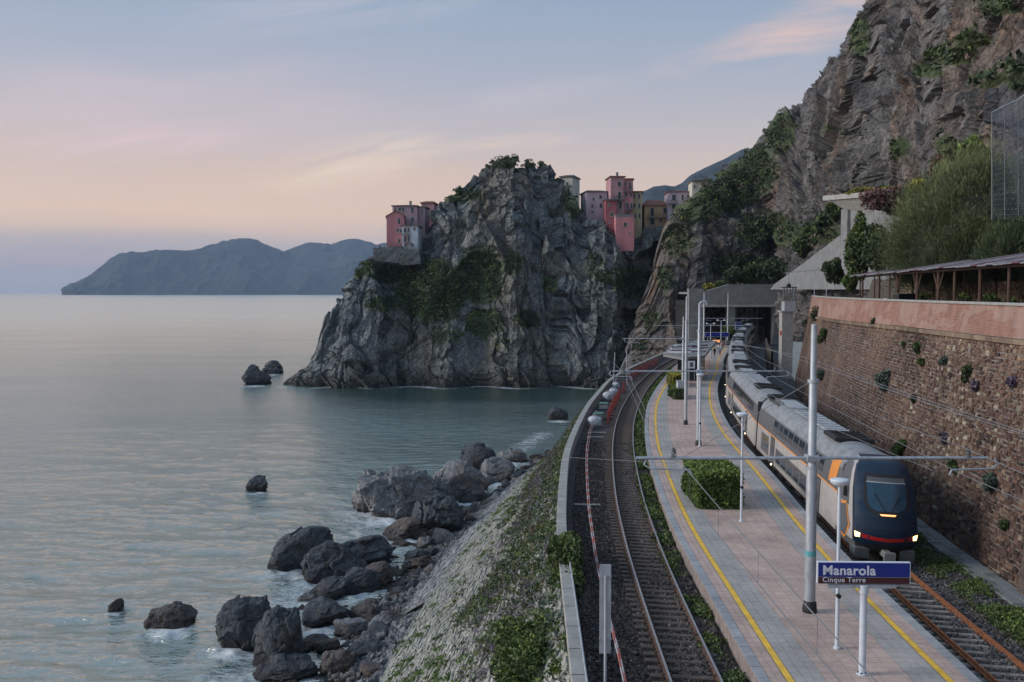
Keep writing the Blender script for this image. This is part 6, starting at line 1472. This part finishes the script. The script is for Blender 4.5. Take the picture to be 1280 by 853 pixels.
# ------------------------------------------------------------------ people waiting at the far end
def person(px, py, h, top, legc, lean, arm, label, yaw):
    p = at_z(px, py, PZ); me = bpy.data.meshes.new('person'); k = h / 1.75
    J = dict(pelvis=(0, 0, .95), chest=(0, .01, 1.22), neck=(0, .02, 1.46), head=(0, -.01, 1.58), crown=(0, 0, 1.70), hipL=(-.09, 0, .90), kneeL=(-.10, -.03 - lean, .50), ankL=(-.10, .02, .09), toeL=(-.11, -.15, .04), hipR=(.09, 0, .90), kneeR=(.10, -.02 + lean, .50), ankR=(.11, .06 + lean, .09), toeR=(.12, -.11 + lean, .04),
             shL=(-.17, .01, 1.38), elL=(-.22, .05, 1.12), wrL=(-.20, -.06 - arm, .92 + arm * .6), shR=(.17, .01, 1.38), elR=(.22, .04, 1.12), wrR=(.20, -.08 - arm * .5, .90), haL=(-.19, -.10 - arm, .85 + arm * .6), haR=(.19, -.11 - arm * .5, .83))
    rad = dict(pelvis=.15, chest=.16, neck=.055, head=.095, crown=.075, hipL=.09, kneeL=.062, ankL=.04, toeL=.035, hipR=.09, kneeR=.062, ankR=.04, toeR=.035, shL=.065, elL=.045, wrL=.03, shR=.065, elR=.045, wrR=.03, haL=.028, haR=.028)
    names = list(J); E = [('pelvis', 'chest'), ('chest', 'neck'), ('neck', 'head'), ('head', 'crown'), ('pelvis', 'hipL'), ('hipL', 'kneeL'), ('kneeL', 'ankL'), ('ankL', 'toeL'), ('pelvis', 'hipR'), ('hipR', 'kneeR'), ('kneeR', 'ankR'), ('ankR', 'toeR'), ('chest', 'shL'), ('shL', 'elL'), ('elL', 'wrL'), ('wrL', 'haL'), ('chest', 'shR'), ('shR', 'elR'), ('elR', 'wrR'), ('wrR', 'haR')]
    me.from_pydata([tuple(c * k for c in J[n]) for n in names], [(names.index(a), names.index(b2)) for a, b2 in E], [])
    o = bpy.data.objects.new('person', me); COL.objects.link(o); o.modifiers.new('skin', 'SKIN'); o.modifiers.new('sub', 'SUBSURF').render_levels = 2; o.modifiers['sub'].levels = 1
    for n, v_ in zip(names, me.skin_vertices[0].data): v_.radius = (rad[n] * k, rad[n] * k * .85); v_.use_root = (n == 'pelvis')
    m, nt, b = new_mat('clothing', .8); sp_ = nt.nodes.new('ShaderNodeSeparateXYZ'); nt.links.new(texco(nt), sp_.inputs[0])
    f = math_n(nt, 'DIVIDE', sp_.outputs['Z'], 2.0); c = ramp(nt, f, [(0, (.02, .02, .02)), (.05, legc), (.47 * k, top), (.73 * k, (.36, .22, .16)), (.825 * k, (.03, .02, .015))], 'CONSTANT'); nt.links.new(c, b.inputs['Base Color'])
    me.materials.append(m); o.location = p; o.rotation_euler = (0, 0, yaw); tag(o, label, 'person', 'people waiting on the platform')
person(893, 447, 1.8, (.02, .02, .025), (.02, .02, .03), .02, .05, 'person in a black jacket standing alone nearest on the far platform', .3)
person(889, 443, 1.7, (.10, .16, .25), (.03, .03, .05), .05, .1, 'person in a blue-grey top left of the one in black', 1.4)
person(898, 441, 1.65, (.45, .45, .47), (.05, .05, .07), .08, .12, 'person in a white top walking beside the lamp post', 2.6)
person(903, 438, 1.75, (.30, .08, .07), (.02, .02, .03), .03, .05, 'person in a dark red coat close to the train', -.8)
person(907, 435, 1.7, (.05, .07, .06), (.10, .09, .08), .05, .08, 'person in a dark green coat farthest along the platform', -.2)
person(900, 445, 1.6, (.20, .22, .26), (.02, .03, .06), .06, .06, 'person in a grey hooded top, right of the one in black', 3.)

# ------------------------------------------------------------------ hedges, shrubs and planting
p = at_z(900, 636, PZ)
shrub('hedge', (p[0], p[1] + 2.0, PZ), (1.12, 2.05, .92), 26000, .085, M['leaf_bright'], 'big box-clipped bright green hedge in the middle of the platform', 'hedge', box=True)
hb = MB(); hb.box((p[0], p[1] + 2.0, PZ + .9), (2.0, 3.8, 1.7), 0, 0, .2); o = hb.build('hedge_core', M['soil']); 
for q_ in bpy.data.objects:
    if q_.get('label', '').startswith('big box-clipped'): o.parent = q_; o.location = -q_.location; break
o.name = 'filler_core'  # solid filler box inside the leaves, blocks the view through the hedge
p = at_z(846, 482, PZ); shrub('hedge', (p[0], p[1], PZ), (.75, 2.2, .75), 4200, .16, M['leaf_yellow'], 'small yellow-green clipped bush, farther of two beside the slim mast', 'hedge', box=True)
p = at_z(846.5, 497, PZ); shrub('hedge', (p[0], p[1], PZ), (.62, 2.0, .55), 3600, .14, M['leaf'], 'small darker green clipped bush, nearer of two beside the slim mast', 'hedge', box=True)
p = at_z(905, 424, PZ); shrub('shrub', (p[0] + 1, p[1], PZ), (3.0, 2, 1.6), 3000, .3, M['leaf'], 'rounded green bush behind the far blue sign, before the tunnel')
p = at_z(699, 745, 14.4); shrub('shrub', (parap.at(parap.s_at_y(39.5), -.25)[0], 39.5, 13.6), (1.0, 3.2, 1.25), 15000, .11, M['leaf'], 'glossy green bush overflowing the near parapet', k=22)
c = parap.at(parap.s_at_y(33.5), -1.75); shrub('shrub', (c[0], c[1], 12.0), (1.5, 3.6, 1.3), 22000, .085, M['leaf'], 'wide bright green bush on the slope below the handrail', k=26)
c = parap.at(parap.s_at_y(29), -3.6); shrub('shrub', (c[0], c[1], 9.6), (1.5, 2.6, 1.2), 8000, .11, M['leaf_sage'], 'grey-green bush at the bottom edge of the slope', k=20)
# broom: thin arching stems
def broom(name, c, rad, n, label, seed=0, mat='broom'):
    e = empty(name, c, 0, label, 'shrub'); k = 130; th = rng.uniform(0, 2 * np.pi, k); cz = rng.uniform(.0, 1, k); rr_ = np.sqrt(1 - cz ** 2); tip = np.stack([np.cos(th) * rr_, np.sin(th) * rr_, cz], 1) * rng.uniform(.82, 1.02, (k, 1))
    i = rng.integers(0, k, n); t = rng.uniform(.72, 1.04, n); P = tip[i] * t[:, None] + rng.normal(size=(n, 3)) * .085; d = tip[i] * .9 + rng.normal(size=(n, 3)) * .35; d[:, 2] += .45
    v = .18 + 1.1 * np.clip(t - .72, 0, 1) + .25 * P[:, 2] + (hash3(i, i, i) - .5) * .35 + rng.normal(size=n) * .12
    leaves('stems', P * np.array(rad), .034, M[mat], e, v, 0, 13, None, d)
    V, F = ICO[5]; Vc = V * (1 + .13 * fbm(V, 3, 3, 4))[:, None] * np.array(rad) * .84; Vc[:, 2] = np.maximum(Vc[:, 2], -.3); mesh_np('dark_core', Vc, F, M['broom_core'], e)  # solid dark core filling the bush, blocks the view between the stems
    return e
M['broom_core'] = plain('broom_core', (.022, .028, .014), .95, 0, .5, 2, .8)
p = at_y(1222, 348, 72); broom('broom_bush', tuple(p), (6.9, 5.6, 9.0), 170000, 'huge dark olive broom bush filling the hillside above the pergola')
p = at_y(1272, 345, 60); broom('broom_bush', tuple(p), (2.6, 2.6, 3.3), 30000, 'lower green broom bush at the right edge, in front of the huge one', mat='leaf_dark')
def hb_(px, py, Y, rx, h, n, size, mat, label, k=14, cat='shrub'):
    p = at_y(px, py, Y); s_ = Y / FPX; return shrub('shrub', tuple(p), (rx * s_, rx * s_, h * s_ / 1.95), n, size, M[mat], label, cat, None, k)
hb_(1101, 344, 92, 26, 72, 9000, .2, 'leaf_dark', 'tall dark red-green tree-like shrub left of the huge broom', 20)
hb_(1071, 352, 95, 20, 88, 7500, .2, 'leaf', 'climber-covered light green column of foliage at the terrace end', 20)
hb_(1043, 355, 98, 14, 36, 3500, .18, 'leaf_dark', 'round dark bush at the far end of the terrace')
hb_(1064, 366, 96, 10, 26, 2000, .16, 'leaf_bright', 'small bright green bush at the foot of the foliage column')
hb_(1219, 232, 84, 22, 66, 6000, .2, 'leaf_bright', 'upright yellow-green shrub on top of the slope beside the rockfall net', 18)
hb_(1188, 240, 86, 30, 40, 5000, .2, 'leaf', 'green shrub behind the crown of the huge broom')
hb_(1155, 262, 88, 18, 44, 3500, .2, 'leaf_yellow', 'yellow-green shrub left of the broom crown')
hb_(1172, 232, 95, 12, 36, 2200, .2, 'leaf_red', 'reddish flowering shrub between the yellow and green ones')
hb_(1118, 270, 110, 44, 40, 5000, .22, 'leaf_red', 'purplish leafless thicket beside the cantilevered gallery slab')
hb_(1075, 243, 150, 22, 9, 1500, .25, 'leaf_yellow', 'yellow-green plants growing along the top of the gallery slab')
hb_(1110, 241, 145, 20, 8, 1300, .25, 'leaf_yellow', 'yellow bush on the right of the gallery slab top')
for i, (px, py, Y, rx, h, mt_, lab) in enumerate([(915, 358, 236, 16, 26, 'leaf_dark', 'dark bush on the tunnel roof, leftmost of the row'), (940, 357, 236, 22, 34, 'leaf', 'broad green bush on the middle of the tunnel roof'), (965, 356, 234, 24, 36, 'leaf_dark', 'dense dark green bush on the tunnel roof above the right opening'), (988, 350, 225, 16, 26, 'leaf_dark', 'dark bush where the tunnel roof meets the gallery wall'), (886, 363, 232, 9, 9, 'leaf_yellow', 'bright yellow flowering bush on the left corner of the tunnel roof'), (900, 362, 234, 12, 10, 'leaf', 'low green plants on the left of the tunnel roof'), (1000, 322, 205, 16, 28, 'leaf', 'green bush on the slope above the gallery wall, lowest'), (1018, 308, 190, 18, 28, 'leaf', 'green bush on the slope above the gallery wall, second up'), (1033, 290, 178, 16, 28, 'leaf_dark', 'dark bush on the slope above the gallery wall, third up'), (1045, 278, 170, 12, 30, 'leaf', 'green bush tucked beside the gallery pilaster')]):
    hb_(px, py, Y, rx, h, 2600, .42, mt_, lab)
# shrubs rooted in the retaining wall
def ws(px, py, r, mt_, lab, n=1500, sz=.10):
    best = None
    for s_ in np.linspace(w0, w1, 500):
        for t_ in np.linspace(.02, .98, 24):
            pass
    S_ = np.repeat(np.linspace(w0, w1, 700), 40); T_ = np.tile(np.linspace(.0, 1.05, 40), 700); Pw = wall_pt(S_, T_); q = proj(Pw); i = np.argmin((q[:, 0] - px) ** 2 + (q[:, 1] - py) ** 2); p = Pw[i]; R_ = r * p[1] / FPX
    e = empty('wall_plant', tuple(p), 0, lab, 'plant', 'plants rooted in the retaining wall'); Q, v = lumps(n, (R_, R_, R_ * 1.15), 9); Q[:, 0] -= R_ * .4; leaves('foliage', Q, sz, M[mt_], e, v, .2)
    MB().tube((.2, 0, 0), (-R_ * .4, 0, .1), .03).build('stem', M['wood_dark'], e)
for a_ in [(1110, 477, 14, 'leaf_sage', 'round blue-green bush on the middle of the retaining wall', 3000), (1029, 468, 9, 'leaf_sage', 'round blue-green bush just right of the nearest mast', 1800), (1022, 394, 9, 'leaf_dark', 'dark spiky plant on the string course above the nearest mast', 900), (1033, 420, 10, 'leaf', 'green plants below the brick band near the mast', 1200), (1005, 400, 6, 'leaf_dark', 'small dark plant at the far upper corner of the wall', 500), (1150, 436, 7, 'leaf', 'trailing green plant below the brick band', 900), (1155, 455, 7, 'leaf', 'trailing green plant lower down the same streak', 800), (1183, 452, 7, 'leaf_sage', 'small sage plant right of the trailing plants', 600), (1212, 465, 12, 'leaf_dark', 'dark bush with purple flowers on the upper right wall', 1400), (1224, 481, 9, 'heather', 'purple-grey flowering plant under the dark bush', 800), (1270, 482, 9, 'heather', 'purple flowering plant at the right edge of the wall', 800), (1129, 562, 13, 'leaf', 'green bush on the wall just above the train nose', 1800), (1146, 498, 6, 'leaf_dark', 'small dark plant on the rubble masonry', 500), (1197, 582, 10, 'leaf', 'green plant low on the wall right of the train nose', 900), (1243, 607, 13, 'leaf_sage', 'broad sage-green plant low on the right wall', 1300), (1183, 548, 7, 'heather', 'purple tuft on the wall beyond the train nose', 500), (1260, 655, 8, 'leaf', 'small green plant near the buttress', 500), (1094, 402, 4, 'leaf_dark', 'tiny tuft on the edge of the brick band', 300), (1132, 430, 5, 'leaf', 'tiny green tuft near the old wall joint', 300)]: ws(*a_)

# weeds
def weeds(name, curve, lo, hi, y0, y1, n, mat, z, size=.07, thr=0., cl=20, hs=.25):
    s_ = rng.uniform(curve.s_at_y(y0), curve.s_at_y(y1), n // cl * 3); o = rng.uniform(lo, hi, len(s_)); XY = curve.at(s_); T = curve.tan(s_); c = np.concatenate([XY + np.stack([T[:, 1], -T[:, 0]], 1) * o[:, None], np.full((len(s_), 1), z)], 1)
    c = c[fbm(c, .6, 3, 31) + rng.normal(size=len(c)) * .15 > thr][:n // cl]; i = np.repeat(np.arange(len(c)), cl); d = rng.normal(size=(len(i), 3)); d /= np.linalg.norm(d, axis=1, keepdims=True); d[:, 2] = np.abs(d[:, 2])
    Q = c[i] + d * rng.uniform(.05, hs, len(i))[:, None]; leaves(name, Q, size, M[mat], None, .35 + .3 * d[:, 2] + rng.normal(size=len(i)) * .2 + .2 * (hash3(i, i, i) - .5), .2, 2., 'stuff')
weeds('verge_weeds', ledge, -.85, -.05, 44, 150, 60000, 'leaf', 14.42, .09, -.25)
weeds('verge_weeds', ledge, -.8, -.1, 28, 44, 9000, 'leaf', 14.42, .06, .12)
weeds('track_weeds', rtrack, 1.7, 3.4, 26, 56, 30000, 'leaf', 14.05, .055, .0)
weeds('track_weeds', rtrack, 2.0, 3.4, 26, 40, 12000, 'leaf_bright', 14.05, .055, .15)
weeds('track_weeds', rtrack, 1.2, 3.4, 30, 60, 5000, 'leaf_dry', 14.05, .04, .0)

# ------------------------------------------------------------------ works along the seaward parapet
e = empty('barrier_tape', (0, 0, 0), 0, 'line of red and white safety tube strung on short stakes beside the seaward track', 'barrier')
M['tape_red'] = plain('tape_red', (.42, .12, .10), .6, 0, .3); M['tape_white'] = plain('tape_white', (.42, .36, .36), .6, 0, .2)
tp = [(779.6, 853), (764, 783), (747, 714), (738, 655), (733.5, 610), (733, 560), (739, 531), (746, 512)]
T_ = Curve([at_z(a, b2, 14.95)[:2] for a, b2 in tp], 2); kk = 0; s = 0
while s < T_.L - 1:
    for dz, o_ in ((0, 0), (-.18, .10)):
        a = T_.at(s, o_); b2 = T_.at(s + .98, o_); MB().tube((*a, 14.95 + dz + .05 * math.sin(s * .8)), (*b2, 14.95 + dz + .05 * math.sin((s + .98) * .8)), .028, None, 6).build('tube_section', M['tape_red'] if (kk + (dz < 0)) % 2 else M['tape_white'], e)
    if kk % 3 == 0: a = T_.at(s); MB().tube((*a, 14.4), (*a, 15.05), .018).build('stake', M['galv'], e)
    s += 1; kk += 1
M['barrier_red'] = plain('barrier_red', (.25, .035, .03), .5, 0, .25); M['sack'] = plain('sack_white', (.42, .45, .50), .9, 0, .2, 3, .5, (.2, .2, .2)); M['green_mat'] = plain('green_panel', (.07, .16, .13), .7)
def off_px(y, o_): s_ = parap.s_at_y(y); return parap.at(s_, o_), parap.tan(s_)
for i, y in enumerate([86, 90, 94.5, 99, 104, 112, 128, 134, 140, 146, 152]):
    c, t = off_px(y, 2.0 if i < 6 else 1.4); e = empty('safety_barrier', (*c, 14.42), math.atan2(t[1], t[0]), f'red plastic mesh barrier panel beside the seaward parapet, {["first", "second", "third", "fourth", "fifth", "sixth", "seventh", "eighth", "ninth", "tenth", "eleventh"][i]} from the near end', 'barrier', 'red barriers at the trackside works')
    L_ = 3.4 if i < 6 else 5.0
    for z in (.25, .55, .85, 1.1): MB().box((0, 0, z), (L_, .05, .11)).build('slat', M['barrier_red'], e)
    for x in (-L_ / 2, 0, L_ / 2): MB().box((x, 0, .6), (.08, .08, 1.2)).build('upright', M['barrier_red'], e)
    for x in (-L_ / 3, L_ / 3): MB().box((x, 0, .04), (.1, .6, .08)).build('foot', M['black'], e)
def sack(y, o_, r, lab):
    c, t = off_px(y, o_); V, F = ICO[4]; P = V.copy(); P = np.sign(P) * np.abs(P) ** .75; P *= (1 + .08 * fbm(P + y, 2.5, 3, 3) + .04 * ridged(P + y, 5, 2, 4))[:, None]; e = empty('bulk_bag', (*c, 14.4), .3, lab, 'bag', 'white bulk bags at the trackside works')
    mesh_np('bag', P * np.array([r, r, r * .9]) + np.array([0, 0, r * .85]), F, M['sack'], e, None, True)
    for a_ in (-1, 1): MB().path([(-.4 * r, a_ * .5 * r, 1.6 * r), (0, a_ * .45 * r, 2.0 * r), (.4 * r, a_ * .5 * r, 1.6 * r)], .03, 5).build('loop', M['tape_white'], e)
sack(83, .95, .55, 'big white bulk bag nearest along the parapet, by the red barrier end'); sack(103, .9, .55, 'white bulk bag just beyond the green panel'); sack(108, 1.1, .5, 'white bulk bag stacked against the previous one'); sack(116, .8, .45, 'small white bag farthest along the parapet')
for y, o_, lab in ((88, 1.0, 'pale green sheet lying behind the nearest bulk bag'), (96, 1.0, 'pale green sheet by the middle of the red barriers')):
    c, t = off_px(y, o_); e = empty('plastic_sheet', (*c, 14.45), math.atan2(t[1], t[0]), lab, 'sheet'); b_ = MB(); b_.box((0, 0, .55), (1.6, .9, .07), 0, 0, .02); b_.build('sheet', M['green_mat'], e); b_ = MB(); b_.box((0, 0, .25), (1.4, .8, .5), 0, 0, .03); b_.build('crate', M['galv'], e)
for y, o_, ln, rz_, lab in ((76.5, 1.3, 1.3, 0, 'short pale plank lying across the ballast near the bulk bag'), (79, 1.3, 1.5, .05, 'second pale plank lying across the ballast near the bulk bag'), (52, 1.1, 1.4, 0, 'flat grey cover plank on the ballast halfway along the parapet'), (120, 1.2, 2.4, .9, 'loose pale plank on the pile of works material'), (123, .9, 2.2, .4, 'loose plank slanting on the far works pile')):
    c, t = off_px(y, o_); o = MB().box((0, 0, 0), (ln, .22, .06), 0, 0, .01).build('plank', M['concrete_pale']); o.location = (*c, 14.56 if y < 110 else 14.9); o.rotation_euler = (0, 0 if y < 110 else .1, math.atan2(t[1], t[0]) - math.pi / 2 + rz_); tag(o, lab, 'plank')
# thin scaffold frame by the cove
c, t = off_px(118, .3); e = empty('scaffold_frame', (*c, 14.4), 0, 'thin scaffold pole frame standing on the parapet above the cove', 'scaffold')
for a_, b2 in (((0, 0, 0), (.2, 0, 4.2)), ((0, 0, .2), (1.6, .5, 3.6)), ((1.8, 1, 0), (1.7, .8, 4.6)), ((-.4, 0, 1.4), (2.6, 1, 1.7)), ((0, 0, 3.), (2.2, .9, .8))): MB().tube(a_, b2, .05).build('tube', M['galv'], e)

# ------------------------------------------------------------------ haze over the whole place
m = bpy.data.materials.new('haze'); m.use_nodes = True; nt = m.node_tree; nt.nodes.clear(); out = nt.nodes.new('ShaderNodeOutputMaterial'); v = nt.nodes.new('ShaderNodeVolumePrincipled')
v.inputs['Color'].default_value = (.56, .74, 1, 1); v.inputs['Density'].default_value = 5.5e-5; nt.links.new(v.outputs[0], out.inputs['Volume'])
o = MB().box((0, 0, 227), (45000, 45000, 600)).build('haze', m); tag(o, kind='stuff')
